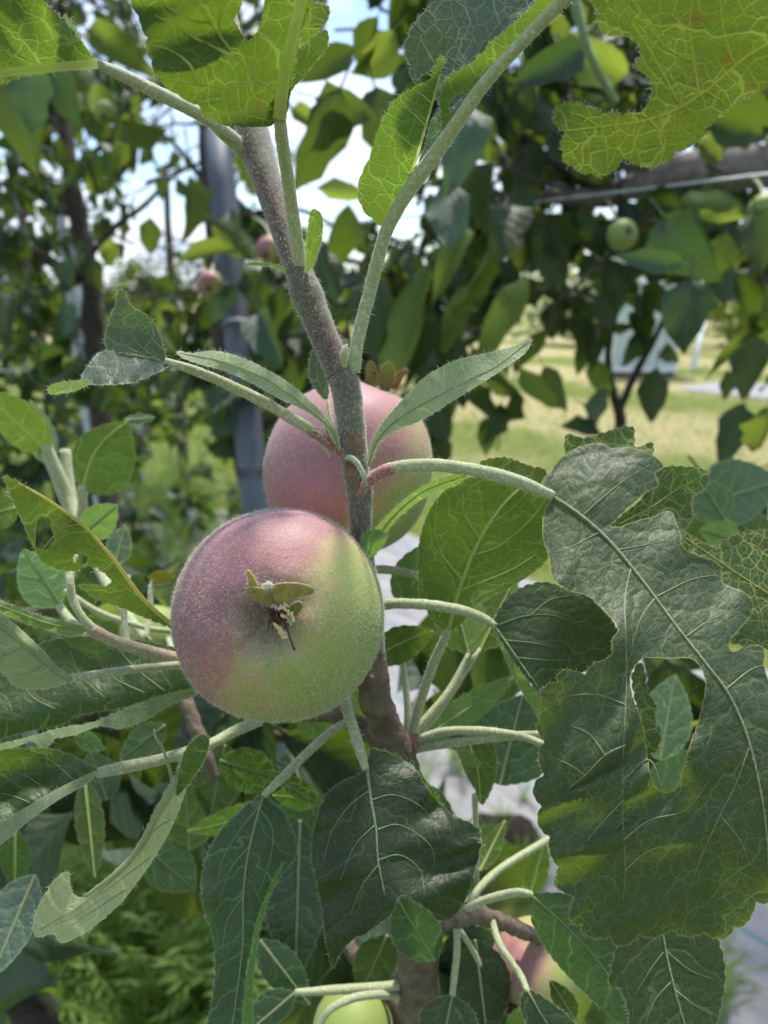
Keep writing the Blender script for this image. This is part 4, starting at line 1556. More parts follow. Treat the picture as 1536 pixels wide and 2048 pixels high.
# bud scars on the shoot
def patch(parent, name, poly, d0, bulge, mat):
    c = np.mean(np.array([p[:2] for p in poly], float), 0)
    return leaf(parent, [(p[0], p[1]) for p in poly], [(poly[0][0], poly[0][1], d0), (c[0], c[1], d0 - bulge), (poly[len(poly) // 2][0], poly[len(poly) // 2][1], d0)],
                'top', ctrl=[(p[0], p[1], d0 + 0.0006) for p in poly], rib=None, fz=0.0, name=name, step=5, ragged=2.0)


for poly, d0 in (([(708, 866), (722, 872), (728, 890), (718, 912), (704, 906), (693, 893), (698, 880)], 0.1661),
                 ([(692, 920), (706, 928), (716, 945), (720, 965), (712, 984), (702, 972), (693, 945)], 0.1660)):
    o = patch(FT, 'bud_scar', poly, d0, 0.0006, 'scar')
    o.data.materials[0] = M['scar']
    o['label'] = 'dry brown bud scar'
stem(FT, 'bud_scale', [(694, 915, 0.1668, 6), (706, 918, 0.1655, 6), (718, 932, 0.165, 6), (728, 955, 0.165, 5), (734, 972, 0.166, 3)], 'petiole', fz=1.2)
stem(FT, 'bud', [(690, 735, 0.168, 4), (688, 715, 0.167, 8), (690, 700, 0.1665, 7), (694, 688, 0.1665, 2)], 'petiole', fz=1.2)
# dried flower stalk beside the left petiole
for pl in ([(655, 880), (640, 868), (622, 862), (616, 868), (628, 875)], [(660, 888), (645, 876), (630, 872)], [(664, 884), (655, 862), (652, 848)]):
    stem(FT, 'dry_stalk', [(x, y, 0.1655, 3.5 - 0.5 * i) for i, (x, y) in enumerate(pl)], 'petiole_red', fz=0.5, rough=0.3)

# ---- top left leaf, seen from below against the light
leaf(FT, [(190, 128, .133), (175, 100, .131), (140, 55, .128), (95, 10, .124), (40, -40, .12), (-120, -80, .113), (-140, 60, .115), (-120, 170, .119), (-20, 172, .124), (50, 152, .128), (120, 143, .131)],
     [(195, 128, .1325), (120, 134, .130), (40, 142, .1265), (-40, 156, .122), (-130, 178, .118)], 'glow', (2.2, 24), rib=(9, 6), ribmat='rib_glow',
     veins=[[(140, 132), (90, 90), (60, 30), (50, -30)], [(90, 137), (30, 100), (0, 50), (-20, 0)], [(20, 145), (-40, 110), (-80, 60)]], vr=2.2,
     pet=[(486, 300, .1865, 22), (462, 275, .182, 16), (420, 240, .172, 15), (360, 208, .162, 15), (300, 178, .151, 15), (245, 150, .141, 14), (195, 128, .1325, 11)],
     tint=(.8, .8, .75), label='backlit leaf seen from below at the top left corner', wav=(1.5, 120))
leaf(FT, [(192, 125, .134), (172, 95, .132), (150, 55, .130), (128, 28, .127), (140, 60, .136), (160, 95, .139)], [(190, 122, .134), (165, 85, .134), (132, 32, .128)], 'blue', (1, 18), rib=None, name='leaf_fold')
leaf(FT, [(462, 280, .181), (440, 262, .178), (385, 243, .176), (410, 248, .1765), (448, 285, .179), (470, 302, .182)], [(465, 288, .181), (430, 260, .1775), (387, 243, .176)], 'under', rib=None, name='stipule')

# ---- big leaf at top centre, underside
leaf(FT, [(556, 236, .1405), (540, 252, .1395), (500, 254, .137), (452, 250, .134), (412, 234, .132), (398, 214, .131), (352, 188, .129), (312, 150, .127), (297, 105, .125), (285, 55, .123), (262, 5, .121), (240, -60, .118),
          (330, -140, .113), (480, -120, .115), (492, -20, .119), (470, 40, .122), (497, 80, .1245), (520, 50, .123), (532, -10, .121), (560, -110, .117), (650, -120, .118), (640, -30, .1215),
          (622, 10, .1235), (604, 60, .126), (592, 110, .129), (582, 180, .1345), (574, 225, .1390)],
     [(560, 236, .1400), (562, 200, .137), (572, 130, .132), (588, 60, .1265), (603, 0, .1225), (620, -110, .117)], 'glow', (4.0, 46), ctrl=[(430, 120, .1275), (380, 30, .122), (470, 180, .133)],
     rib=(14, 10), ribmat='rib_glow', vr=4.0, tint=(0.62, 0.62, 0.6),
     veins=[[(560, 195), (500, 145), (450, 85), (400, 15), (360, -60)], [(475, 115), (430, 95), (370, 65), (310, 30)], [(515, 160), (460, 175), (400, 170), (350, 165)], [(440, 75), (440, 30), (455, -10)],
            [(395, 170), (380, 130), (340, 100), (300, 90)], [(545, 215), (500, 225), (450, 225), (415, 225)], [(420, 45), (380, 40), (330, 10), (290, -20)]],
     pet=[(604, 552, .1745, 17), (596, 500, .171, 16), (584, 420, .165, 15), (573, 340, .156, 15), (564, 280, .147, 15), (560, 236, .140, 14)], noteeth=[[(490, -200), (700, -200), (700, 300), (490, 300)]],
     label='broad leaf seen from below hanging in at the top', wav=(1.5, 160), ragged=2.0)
leaf(FT, [(604, 66, .127), (612, 30, .1255), (622, 4, .124), (640, 10, .128), (658, 14, .131), (655, 40, .131), (630, 68, .129), (608, 86, .128), (598, 96, .128)],
     [(600, 92, .128), (620, 50, .127), (654, 16, .130)], 'yellow', (2, 12), rib=None, name='leaf_fold')
leaf(FT, [(545, 160, .139), (600, 90, .135), (650, 60, .132), (655, 90, .136), (625, 130, .139), (596, 165, .142), (570, 190, .143)], [(550, 180, .142), (600, 130, .139), (650, 75, .134)], 'top', (1.5, 18), rib=None, name='leaf_fold', tint=(.8, .85, .8))
# small stipules at that node
leaf(FT, [(612, 545, .1715), (612, 510, .169), (615, 470, .167), (619, 430, .165), (628, 418, .1645), (644, 432, .165), (645, 470, .1665), (636, 505, .168), (624, 535, .170)],
     [(614, 548, .1715), (622, 505, .1685), (630, 460, .166), (628, 422, .1645)], 'glow', (1.2, 14), rib=(2.2, 1), name='stipule', fz=.8)
leaf(FT, [(585, 545, .1745), (560, 531, .171), (525, 524, .1685), (488, 527, .167), (500, 531, .167), (540, 534, .1695), (570, 546, .1725)], [(586, 548, .1745), (540, 529, .1695), (490, 527, .167)], 'under', rib=None, name='stipule', fz=.8)

# ---- folded, holed leaf of the third petiole
leaf(FT, [(772, 452, .157), (742, 436, .155), (722, 412, .1535), (716, 380, .152), (722, 350, .1505), (738, 318, .149), (752, 275, .147), (768, 235, .145), (790, 198, .1435), (832, 172, .1425), (868, 152, .1415), (876, 118, .1405), (889, 112, .140),
          (882, 150, .1415), (870, 195, .1435), (852, 250, .146), (836, 300, .1485), (822, 350, .1515), (800, 410, .155)],
     [(778, 455, .157), (800, 405, .1545), (828, 330, .1500), (852, 250, .146), (880, 150, .1415)], 'glow', (2.5, 34), rib=(4, 2), ribmat='rib_glow', vr=2.0,
     veins=[[(806, 395), (770, 375), (740, 372), (722, 380)], [(818, 350), (785, 340), (750, 310)], [(835, 300), (800, 270), (775, 240)], [(850, 250), (825, 225), (795, 205)], [(862, 205), (845, 190), (825, 178)]],
     pet=[(706, 745, .1705, 17), (712, 700, .1695, 15), (722, 650, .1685, 15), (738, 590, .1665, 15), (755, 520, .162, 15), (776, 455, .157, 15), (815, 385, .1525, 16), (862, 320, .148, 17), (915, 245, .143, 16), (965, 172, .138, 15), (1030, 100, .133, 14), (1140, -15, .126, 13)],
     label='folded half of the holed leaf, underside towards the viewer', tint=(.92, .95, .9))
leaf(FT, [(800, 395, .153), (820, 350, .151), (850, 315, .1485), (876, 290, .1465), (884, 262, .145), (880, 215, .1425), (884, 172, .1405), (905, 146, .139), (935, 132, .1375), (958, 112, .136), (985, 84, .134), (1012, 60, .1325),
          (1058, 18, .130), (1090, -20, .1275), (1130, -60, .125), (1160, -20, .1255), (1080, 60, .1305), (1000, 135, .1355), (940, 215, .1408), (885, 290, .146), (840, 355, .1505), (806, 402, .154)],
     [(808, 398, .1538), (862, 322, .1482), (915, 247, .1432), (965, 174, .1382), (1030, 102, .1332), (1140, -13, .1262)], 'glow', (1.5, 20), holes=[[(898, 205), (918, 188), (938, 188), (942, 200), (930, 215), (910, 222), (898, 220)], [(958, 168), (967, 158), (966, 148), (956, 158)]],
     rib=None, label='holed strip of the chewed leaf', tint=(.95, .95, .8), ragged=3.0)
leaf(FT, [(818, 130, .150), (808, 95, .1485), (822, 60, .147), (850, 20, .1455), (900, -20, .1435), (1000, -60, .139), (1110, -40, .1345), (1060, 40, .1365), (1000, 100, .140), (960, 160, .143), (930, 190, .1455), (890, 220, .148), (868, 180, .149), (880, 130, .149), (846, 150, .1505), (826, 165, .151)],
     [(880, 210, .148), (930, 140, .1445), (990, 60, .140), (1060, -20, .136)], 'bluenet', (2.5, 30), rib=(2, 1), ribmat='rib', tint=(1, 1, 1), label='bluish chewed half leaf with pale vein net at the top', vr=2.0,
     veins=[[(930, 140), (880, 100), (840, 60), (825, 45)], [(905, 175), (860, 150), (825, 130)], [(960, 100), (930, 50), (900, 0)], [(880, 100), (890, 60), (880, 20)]])
leaf(FT, [(836, 330, .1525), (850, 290, .151), (862, 240, .149), (880, 230, .147), (884, 265, .147), (868, 300, .149), (850, 325, .151)], [(840, 325, .152), (862, 280, .150), (876, 235, .148)], 'blue', rib=None, name='leaf_fold', ragged=2)

# ---- chewed leaf hanging in from the upper right corner
leaf(FT, [(1185, -30, .118), (1193, 20, .1185), (1196, 50, .119), (1218, 72, .1192), (1258, 74, .1186), (1280, 100, .1187), (1276, 124, .119), (1262, 130, .1195), (1290, 150, .119), (1303, 172, .119), (1300, 196, .119), (1282, 222, .1195),
          (1240, 228, .120), (1196, 222, .121), (1160, 206, .122), (1128, 205, .123), (1110, 222, .1235), (1108, 244, .1235), (1128, 264, .123), (1122, 290, .1235), (1132, 326, .124), (1165, 345, .1235), (1195, 350, .123), (1222, 346, .1225),
          (1248, 318, .122), (1275, 330, .1215), (1305, 334, .121), (1335, 322, .1205), (1360, 300, .120), (1395, 285, .119), (1420, 250, .118), (1460, 210, .117), (1500, 190, .116), (1560, 160, .114), (1680, 100, .109), (1700, -120, .107), (1400, -160, .112)],
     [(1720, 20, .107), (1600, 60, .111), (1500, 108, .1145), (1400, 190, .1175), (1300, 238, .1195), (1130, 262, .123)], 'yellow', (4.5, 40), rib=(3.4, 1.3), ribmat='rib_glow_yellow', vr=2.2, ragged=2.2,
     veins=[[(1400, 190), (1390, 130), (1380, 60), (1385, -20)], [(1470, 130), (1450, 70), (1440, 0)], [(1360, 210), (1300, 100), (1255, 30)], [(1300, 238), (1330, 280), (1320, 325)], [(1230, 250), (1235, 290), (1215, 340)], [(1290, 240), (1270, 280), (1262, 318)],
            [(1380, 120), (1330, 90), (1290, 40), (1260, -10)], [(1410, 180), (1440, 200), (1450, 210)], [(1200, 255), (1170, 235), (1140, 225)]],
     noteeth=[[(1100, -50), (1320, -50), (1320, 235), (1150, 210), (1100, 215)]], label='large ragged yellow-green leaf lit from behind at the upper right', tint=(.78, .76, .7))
stem(FT, 'twig', [(2700, 1900, .24, 60), (2600, 1200, .21, 52), (2400, 600, .17, 42), (2120, 200, .135, 30), (1880, 70, .116, 20), (1780, 36, .11, 16), (1700, 15, .107, 14)], 'shoot', fz=.5)

# ---- left petiole with the small chewed leaf
leaf(FT, [(332, 722, .157), (326, 690, .158), (314, 655, .160), (296, 632, .161), (276, 622, .162), (258, 606, .163), (250, 583, .164), (237, 580, .165), (232, 605, .1655), (222, 635, .166), (210, 668, .166), (214, 700, .164), (240, 706, .1615), (270, 710, .1595), (305, 716, .158)],
     [(334, 724, .157), (290, 700, .1605), (250, 660, .164), (236, 585, .1655)], 'top', (1.2, 16), rib=None, tint=(1.3, 1.35, 1.3), ragged=2.5, veins=[[(325, 700), (300, 670), (280, 640)], [(300, 708), (270, 680), (255, 640)], [(275, 705), (245, 690), (225, 680)], [(300, 668), (280, 665), (262, 655)]], vr=1.2,
     pet=[(668, 905, .1695, 13), (650, 885, .1685, 13), (625, 862, .167, 14), (580, 835, .165, 13), (520, 800, .163, 13), (440, 762, .160, 12), (380, 738, .158, 11), (330, 722, .157, 8)], label='upper half of the small crumpled leaf')
leaf(FT, [(338, 728, .1565), (300, 712, .1595), (250, 705, .162), (205, 703, .163), (182, 722, .160), (162, 760, .1565), (185, 769, .155), (230, 768, .1545), (270, 764, .1545), (312, 746, .1555)],
     [(336, 728, .1565), (280, 730, .1575), (220, 735, .158), (168, 758, .1565)], 'blue', (1.4, 14), rib=None, ragged=1.5, wav=(1.4, 40), label='lower half of the small crumpled leaf', tint=(.95, .95, .95))
leaf(FT, [(184, 762, .1545), (150, 762, .1535), (115, 766, .153), (96, 776, .153), (100, 788, .1535), (130, 786, .154), (165, 776, .1545)], [(182, 765, .1545), (140, 774, .1535), (97, 780, .153)], 'under', (1.5, 12), rib=None, name='leaf_fold')
stem(FT, 'petiole', [(692, 910, .1685, 9), (668, 896, .1675, 11), (648, 880, .1668, 12), (632, 868, .1662, 11)], 'petiole_red', fz=.8)
# the two slim leaves beside the shoot
leaf(FT, [(680, 900, .1665), (676, 868, .1655), (655, 838, .164), (620, 800, .1625), (580, 768, .161), (530, 737, .159), (480, 714, .157), (430, 702, .156), (385, 706, .1555), (354, 702, .1555), (366, 716, .154), (405, 730, .154), (455, 744, .155), (510, 770, .157), (560, 798, .159), (610, 822, .1615), (648, 850, .1635), (668, 885, .1655)],
     [(680, 905, .1668), (662, 858, .1635), (610, 812, .1605), (530, 757, .157), (440, 722, .1545), (358, 706, .154)], 'pale', (1.2, 16), rib=(2.2, .8), tint=(1.1, 1.15, 1.05), label='slim downy leaf pointing left of the shoot', wav=(.6, 60))
leaf(FT, [(735, 928, .166), (740, 890, .165), (762, 850, .163), (800, 805, .161), (850, 755, .159), (910, 722, .157), (975, 706, .155), (1030, 692, .153), (1062, 677, .152), (1052, 704, .151), (1015, 732, .151), (960, 768, .153), (900, 805, .156), (840, 842, .159), (790, 862, .161), (758, 888, .1635), (742, 925, .1655)],
     [(737, 932, .166), (755, 880, .1635), (800, 835, .1605), (860, 800, .158), (940, 758, .155), (1000, 728, .153), (1060, 680, .1515)], 'pale', (1.0, 15), rib=(2.0, .8), tint=(1.1, 1.15, 1.05), label='slim downy leaf pointing right of the shoot', wav=(.5, 80))
leaf(FT, [(650, 800, .178), (625, 770, .179), (617, 740, .180), (625, 700, .1805), (640, 690, .180), (648, 730, .1785), (658, 780, .1775)], [(655, 805, .178), (635, 750, .179), (637, 695, .180)], 'blue', (1.2, 14), rib=(1.5, .6), label='bluish leaf behind the shoot')
stem(FT, 'petiole', [(672, 905, .172, 6), (664, 850, .174, 5), (655, 800, .1775, 4)], 'petiole', fz=.6)

# ---- the big chewed leaf at right
HO = [(1104, 992, .159), (1084, 968, .1595), (1104, 938, .1605), (1128, 912, .1615), (1160, 893, .162), (1208, 887, .162), (1222, 897, .1615), (1268, 896, .1605), (1308, 912, .1595), (1328, 934, .1588), (1308, 946, .158), (1316, 972, .157), (1290, 986, .1565),
      (1262, 1012, .1555), (1228, 1042, .1545), (1224, 1054, .154), (1262, 1046, .1545), (1302, 1034, .1545), (1340, 1024, .1545), (1358, 1058, .1535), (1366, 1094, .152), (1400, 1112, .1525), (1440, 1130, .153), (1444, 1165, .152), (1480, 1180, .152), (1506, 1206, .152), (1500, 1232, .151),
      (1474, 1262, .1485), (1458, 1288, .147), (1466, 1304, .1465), (1492, 1292, .148), (1526, 1296, .149), (1530, 1336, .148), (1545, 1372, .147), (1610, 1420, .147), (1660, 1560, .145), (1640, 1700, .143), (1580, 1770, .143), (1536, 1800, .1435), (1504, 1822, .144),
      (1478, 1856, .145), (1440, 1874, .146), (1390, 1868, .146), (1340, 1866, .146), (1290, 1872, .1455), (1240, 1888, .145), (1210, 1876, .1445), (1172, 1866, .144), (1146, 1844, .1435), (1142, 1800, .143), (1122, 1772, .1427), (1112, 1730, .142), (1100, 1690, .142),
      (1084, 1655, .142), (1076, 1612, .142), (1072, 1575, .142), (1084, 1530, .142), (1080, 1470, .1425), (1084, 1405, .143), (1100, 1368, .1435), (1122, 1346, .1437), (1160, 1344, .1437), (1200, 1324, .1437), (1222, 1308, .144), (1224, 1278, .1445), (1236, 1262, .1445),
      (1222, 1236, .1455), (1204, 1216, .147), (1172, 1190, .149), (1142, 1182, .150), (1110, 1162, .1515), (1096, 1110, .154), (1084, 1060, .156), (1090, 1024, .158)]
HTILT = lambda q: [(x, y, d + max(0, 1320 - y) / 410 * 0.012) for x, y, d in q]
leaf(FT, HTILT(HO), HTILT([(1104, 992, .1585), (1150, 1022, .1565), (1205, 1068, .154), (1260, 1130, .1512), (1310, 1195, .149), (1360, 1262, .1465), (1410, 1325, .1445), (1455, 1385, .1425), (1488, 1455, .141), (1512, 1540, .140), (1530, 1640, .140), (1540, 1760, .142)]),
     'hero', (12, 66), holes=[[(1272, 1330), (1292, 1316), (1340, 1318), (1384, 1318), (1402, 1338), (1411, 1368), (1404, 1410), (1394, 1450), (1378, 1495), (1364, 1545), (1354, 1574), (1334, 1584), (1314, 1576), (1300, 1545), (1294, 1505), (1288, 1462), (1276, 1420), (1262, 1380), (1262, 1350)]],
     ctrl=HTILT([(1250, 1450, .1415), (1245, 1620, .1395), (1250, 1760, .1405), (1390, 1650, .1395), (1160, 1500, .1405), (1160, 1650, .1405), (1340, 1780, .1425), (1180, 1000, .1555), (1230, 950, .1575)]),
     rib=(3.6, 2.0), ribmat='rib_hero', vr=1.6, veinmat='rib_hero', step=9, wav=(0.8, 170), ragged=1.5,
     veins=[[(1262, 1135), (1250, 1200), (1252, 1290), (1252, 1400), (1246, 1520), (1246, 1640), (1251, 1740), (1246, 1800)], [(1500, 1490), (1470, 1570), (1440, 1630), (1400, 1720), (1380, 1780)], [(1250, 1490), (1210, 1510), (1170, 1550), (1110, 1600)],
            [(1246, 1600), (1200, 1650), (1160, 1700)], [(1200, 1064), (1170, 1080), (1130, 1100), (1100, 1105)], [(1165, 1032), (1200, 1000), (1250, 960), (1300, 930)], [(1235, 1100), (1290, 1090), (1345, 1080)], [(1310, 1195), (1380, 1160), (1430, 1150)],
            [(1370, 1275), (1420, 1240), (1480, 1215)], [(1450, 1380), (1500, 1340), (1530, 1330)], [(1252, 1410), (1200, 1390), (1150, 1390), (1110, 1400)], [(1210, 1510), (1180, 1470), (1140, 1450)], [(1440, 1630), (1480, 1680), (1500, 1730)], [(1246, 1560), (1300, 1520), (1330, 1600)],
            [(1246, 1680), (1300, 1640), (1370, 1620), (1420, 1560)], [(1170, 1550), (1140, 1530), (1095, 1510)], [(1250, 1740), (1300, 1700), (1360, 1690)], [(1310, 1195), (1280, 1240), (1262, 1300)]],
     pet=[(722, 985, .1695, 15), (738, 962, .1685, 14), (765, 943, .1675, 14), (800, 934, .1665, 15), (860, 930, .1655, 15), (930, 937, .1645, 15), (1000, 952, .167, 16), (1060, 972, .168, 15), (1106, 992, .1682, 11)],
     label='large dark leaf with deep bites and a big hole', noteeth=[[(1080, 880), (1600, 880), (1600, 1400), (1240, 1320), (1080, 1340)]])
stem(FT, 'petiole', [(718, 992, .1675, 10), (736, 966, .1668, 12.5), (760, 946, .1662, 14), (785, 938, .1657, 14)], 'petiole_red', fz=1.0)
# flap seen through the hole
leaf(FT, [(1280, 1324, .146), (1290, 1345, .147), (1296, 1385, .148), (1312, 1410, .148), (1310, 1440, .148), (1320, 1460, .148), (1318, 1490, .147), (1306, 1506, .146), (1292, 1500, .145), (1280, 1440, .144), (1268, 1390, .144), (1264, 1350, .145)],
     [(1280, 1328, .146), (1284, 1400, .146), (1304, 1500, .1455)], 'net', (3, 22), rib=None, name='leaf_fold')
# torn pieces behind it
BACK = lambda q: [(x, y, d + 0.011) for x, y, d in q]
leaf(FT, BACK([(1134, 868, .170), (1166, 876, .1695), (1205, 866, .169), (1250, 853, .168), (1268, 857, .168), (1272, 895, .166), (1300, 884, .166), (1308, 902, .165), (1290, 925, .164), (1220, 925, .165), (1150, 930, .168), (1130, 905, .170)]),
     BACK([(1300, 905, .165), (1220, 895, .1675), (1140, 890, .170)]), 'net', (1.5, 16), rib=None, ragged=3, label='rolled torn leaf edge behind the big chewed leaf')
leaf(FT, BACK([(1228, 1048, .162), (1280, 1000, .163), (1312, 946, .165), (1350, 932, .166), (1396, 936, .167), (1416, 946, .168), (1412, 975, .1675), (1384, 996, .1665), (1382, 1042, .165), (1352, 1066, .163), (1300, 1062, .162)]),
     BACK([(1235, 1050, .162), (1300, 1015, .1635), (1360, 975, .166), (1414, 948, .168)]), 'net', (2, 18), rib=(1.6, .8), ribmat='rib_yellow', ragged=3, label='torn dark lobe with yellow vein net', veins=[[(1300, 1015), (1310, 975), (1330, 940)], [(1330, 997), (1360, 1010), (1375, 1030)], [(1355, 978), (1370, 955), (1390, 940)]])
leaf(FT, [(1362, 1066, .166), (1400, 1082, .166), (1432, 1096, .166), (1448, 1080, .167), (1490, 1064, .168), (1540, 1060, .168), (1640, 1080, .168), (1660, 1250, .164), (1600, 1320, .161), (1536, 1300, .160), (1500, 1290, .159), (1460, 1280, .159), (1430, 1180, .161)],
     [(1640, 1240, .163), (1560, 1200, .163), (1480, 1150, .164), (1370, 1075, .166)], 'net', (3, 28), rib=(2, 1), ribmat='rib_yellow', ragged=3, label='dark torn leaf with yellow veins at the right edge', veins=[[(1560, 1200), (1530, 1130), (1490, 1080)], [(1500, 1165), (1520, 1220), (1530, 1280)], [(1540, 1150), (1570, 1110), (1600, 1090)]])
leaf(FT, [(960, 925, .178), (1010, 915, .178), (1060, 932, .177), (1090, 940, .176), (1100, 980, .175), (1050, 975, .176), (980, 955, .178)], [(970, 940, .178), (1030, 935, .177), (1095, 960, .1755)], 'yellow', (2, 14), rib=None, ragged=2, name='leaf_fold')
# leaf under the big one
leaf(FT, [(1330, 1850, .152), (1290, 1862, .152), (1250, 1880, .152), (1232, 1900, .1515), (1222, 1940, .151), (1218, 1972, .1505), (1240, 1978, .150), (1256, 2020, .149), (1270, 2110, .147), (1330, 2160, .145), (1420, 2120, .147), (1436, 2040, .149), (1448, 1980, .151), (1450, 1940, .152), (1440, 1890, .153), (1410, 1856, .1535)],
     [(1322, 1850, .1525), (1335, 1920, .1505), (1352, 1990, .149), (1372, 2060, .1475), (1390, 2150, .146)], 'top', (3, 26), rib=(2.4, 1.2), ribmat='rib_dark', tint=(1.15, 1.15, 1), label='dark toothed leaf below the big chewed leaf', veins=[[(1330, 1900), (1300, 1940), (1270, 1990)], [(1345, 1960), (1310, 2000), (1290, 2050)], [(1330, 1900), (1380, 1940), (1430, 1960)], [(1350, 1980), (1390, 2010), (1425, 2030)]], vr=1.4)

# ---- bright backlit leaf behind
leaf(FT, [(896, 1262, .186), (862, 1235, .187), (840, 1190, .188), (836, 1130, .189), (840, 1075, .190), (862, 1015, .190), (905, 968, .190), (960, 952, .189), (1030, 955, .187), (1090, 985, .184), (1110, 1050, .182), (1100, 1110, .181), (1060, 1150, .181), (1010, 1180, .182), (960, 1205, .183), (930, 1240, .1845)],
     [(897, 1260, .186), (915, 1190, .1875), (940, 1120, .188), (970, 1060, .1875), (1005, 1010, .187), (1050, 965, .186)], 'glow', (1.6, 20), rib=(4, 2), vr=1.8, tint=(1.1, 1.1, .8),
     veins=[[(925, 1160), (885, 1110), (870, 1060), (875, 1000)], [(945, 1110), (1000, 1090), (1060, 1040), (1090, 1000)], [(960, 1078), (930, 1030), (925, 985)], [(975, 1050), (1020, 1020), (1060, 980)], [(920, 1180), (960, 1165), (1020, 1140), (1070, 1110)]],
     pet=[(822, 1480, .198, 12), (836, 1420, .196, 11), (862, 1340, .192, 11), (885, 1285, .188, 10), (897, 1258, .186, 7)], label='bright green backlit leaf under the long petiole')
leaf(FT, [(748, 1092, .1755), (744, 1068, .1745), (770, 1035, .173), (808, 1000, .1715), (850, 970, .1715), (900, 950, .172), (934, 950, .172), (915, 970, .173), (870, 985, .1735), (830, 1008, .174), (795, 1038, .175), (768, 1070, .176)],
     [(744, 1090, .1755), (790, 1030, .1735), (850, 982, .1725), (932, 951, .172)], 'under', (1, 16), rib=(2.5, 1), label='narrow curled leaf edge right of the shoot', tint=(.95, .98, .85))
leaf(FT, [(735, 1108, .168), (724, 1085, .167), (728, 1065, .166), (750, 1058, .1655), (772, 1068, .166), (768, 1085, .167), (750, 1110, .1685)], [(738, 1108, .168), (745, 1085, .167), (768, 1070, .166)], 'under', (2.5, 12), rib=(1.5, .8), name='stipule', tint=(.75, .95, .65))
# dark leaf under the bright one
leaf(FT, [(988, 1250, .172), (1000, 1214, .1725), (1036, 1178, .173), (1086, 1164, .173), (1130, 1176, .172), (1180, 1192, .170), (1212, 1226, .168), (1240, 1270, .166), (1228, 1310, .1645), (1200, 1330, .164), (1150, 1350, .164), (1120, 1360, .164), (1096, 1402, .163), (1060, 1366, .165), (1030, 1326, .168), (1004, 1286, .1705)],
     [(990, 1252, .172), (1020, 1295, .1685), (1055, 1345, .1655), (1094, 1398, .163)], 'top', (2, 20), rib=(2.2, 1.2), ribmat='rib_dark', vr=1.5, label='dark leaf half lit by the sun below the bright leaf',
     veins=[[(995, 1250), (1050, 1232), (1110, 1232), (1180, 1260)], [(1035, 1315), (1090, 1320), (1150, 1320)], [(1010, 1280), (1060, 1285), (1120, 1295)], [(1060, 1232), (1100, 1200), (1150, 1190)]],
     pet=[(758, 1210, .1835, 13), (800, 1207, .180, 12), (860, 1210, .177, 12), (920, 1220, .1745, 12), (965, 1236, .173, 11), (992, 1252, .172, 7)])
leaf(FT, [(988, 1252, .1715), (1004, 1290, .1695), (1030, 1330, .167), (1062, 1370, .1645), (1094, 1404, .162), (1082, 1440, .163), (1062, 1410, .1645), (1035, 1370, .167), (1012, 1320, .1695), (995, 1280, .171)],
     [(990, 1256, .1715), (1030, 1345, .167), (1084, 1425, .1625)], 'under', (1, 14), rib=None, name='leaf_fold', tint=(.85, .95, .7))
# leaves between apple and big leaf
sleaf(FT, (748, 1318, .205), (866, 1262, .20), 34, 38, bend=6, mat='glow', label='small round backlit leaf right of the front apple', tint=(.8, .85, .8), rib=(2, 1))
sleaf(FT, (937, 1306, .2065), (900, 1165, .215), 50, 52, mat='under', tint=(.9, 1, .6), dl=4)
sleaf(FT, (960, 1298, .212), (1020, 1175, .22), 40, 42, mat='glow', tint=(.9, .95, .8))
sleaf(FT, (800, 1215, .215), (880, 1080, .22), 50, 55, mat='under', tint=(.7, .85, .7))
stem(FT, 'petiole', [(880, 1170, .215, 8), (830, 1150, .213, 9), (780, 1140, .212, 10), (735, 1138, .210, 10)], 'petiole', fz=.3)
sleaf(FT, (846, 1478, .205), (1030, 1352, .215), 28, 30, mat='under', tint=(.85, 1, .75))
sleaf(FT, (1000, 1570, .235), (1045, 1390, .24), 90, 90, mat='blue', tint=(1, 1.1, .95), label='broad bluish leaf left of the big chewed leaf')
for pts in ([(815, 1490, .198, 10), (880, 1465, .193, 10), (960, 1462, .186, 10), (1040, 1472, .178, 9), (1090, 1490, .17, 8)], [(812, 1500, .198, 11), (870, 1490, .194, 11), (960, 1478, .186, 10), (1050, 1470, .178, 9), (1100, 1468, .172, 8)],
            [(815, 1480, .199, 9), (850, 1440, .20, 9), (900, 1380, .203, 9), (937, 1306, .2065, 4)], [(812, 1480, .20, 8), (815, 1420, .202, 8), (808, 1345, .205, 7), (800, 1290, .206, 5)], [(820, 1484, .199, 9), (870, 1430, .203, 9), (925, 1350, .207, 8), (960, 1297, .212, 4)]):
    stem(FT, 'petiole', pts, 'petiole', fz=.4)
stem(FT, 'spur', [(790, 1510, .198, 18), (808, 1495, .1975, 24), (824, 1484, .1975, 22), (838, 1472, .198, 14)], 'petiole_red', fz=.5, rough=.2)
leaf(FT, [(914, 1490, .212), (940, 1470, .212), (975, 1470, .212), (992, 1510, .211), (990, 1560, .209), (965, 1610, .207), (950, 1580, .208), (930, 1545, .209)], [(935, 1475, .2125), (955, 1540, .2095), (962, 1605, .207)], 'glow', (1.5, 16), rib=(1.6, .8), tint=(.8, .85, .8), label='small twisted leaf with pointed tip')
leaf(FT, [(912, 1495, .209), (930, 1490, .209), (960, 1525, .207), (958, 1535, .207), (925, 1525, .208)], [(915, 1500, .209), (955, 1530, .207)], 'under', rib=None, name='leaf_fold', tint=(.9, 1, .75))
stem(FT, 'petiole', [(950, 1590, .208, 7), (952, 1700, .215, 6), (955, 1850, .222, 6)], 'petiole', fz=.3)

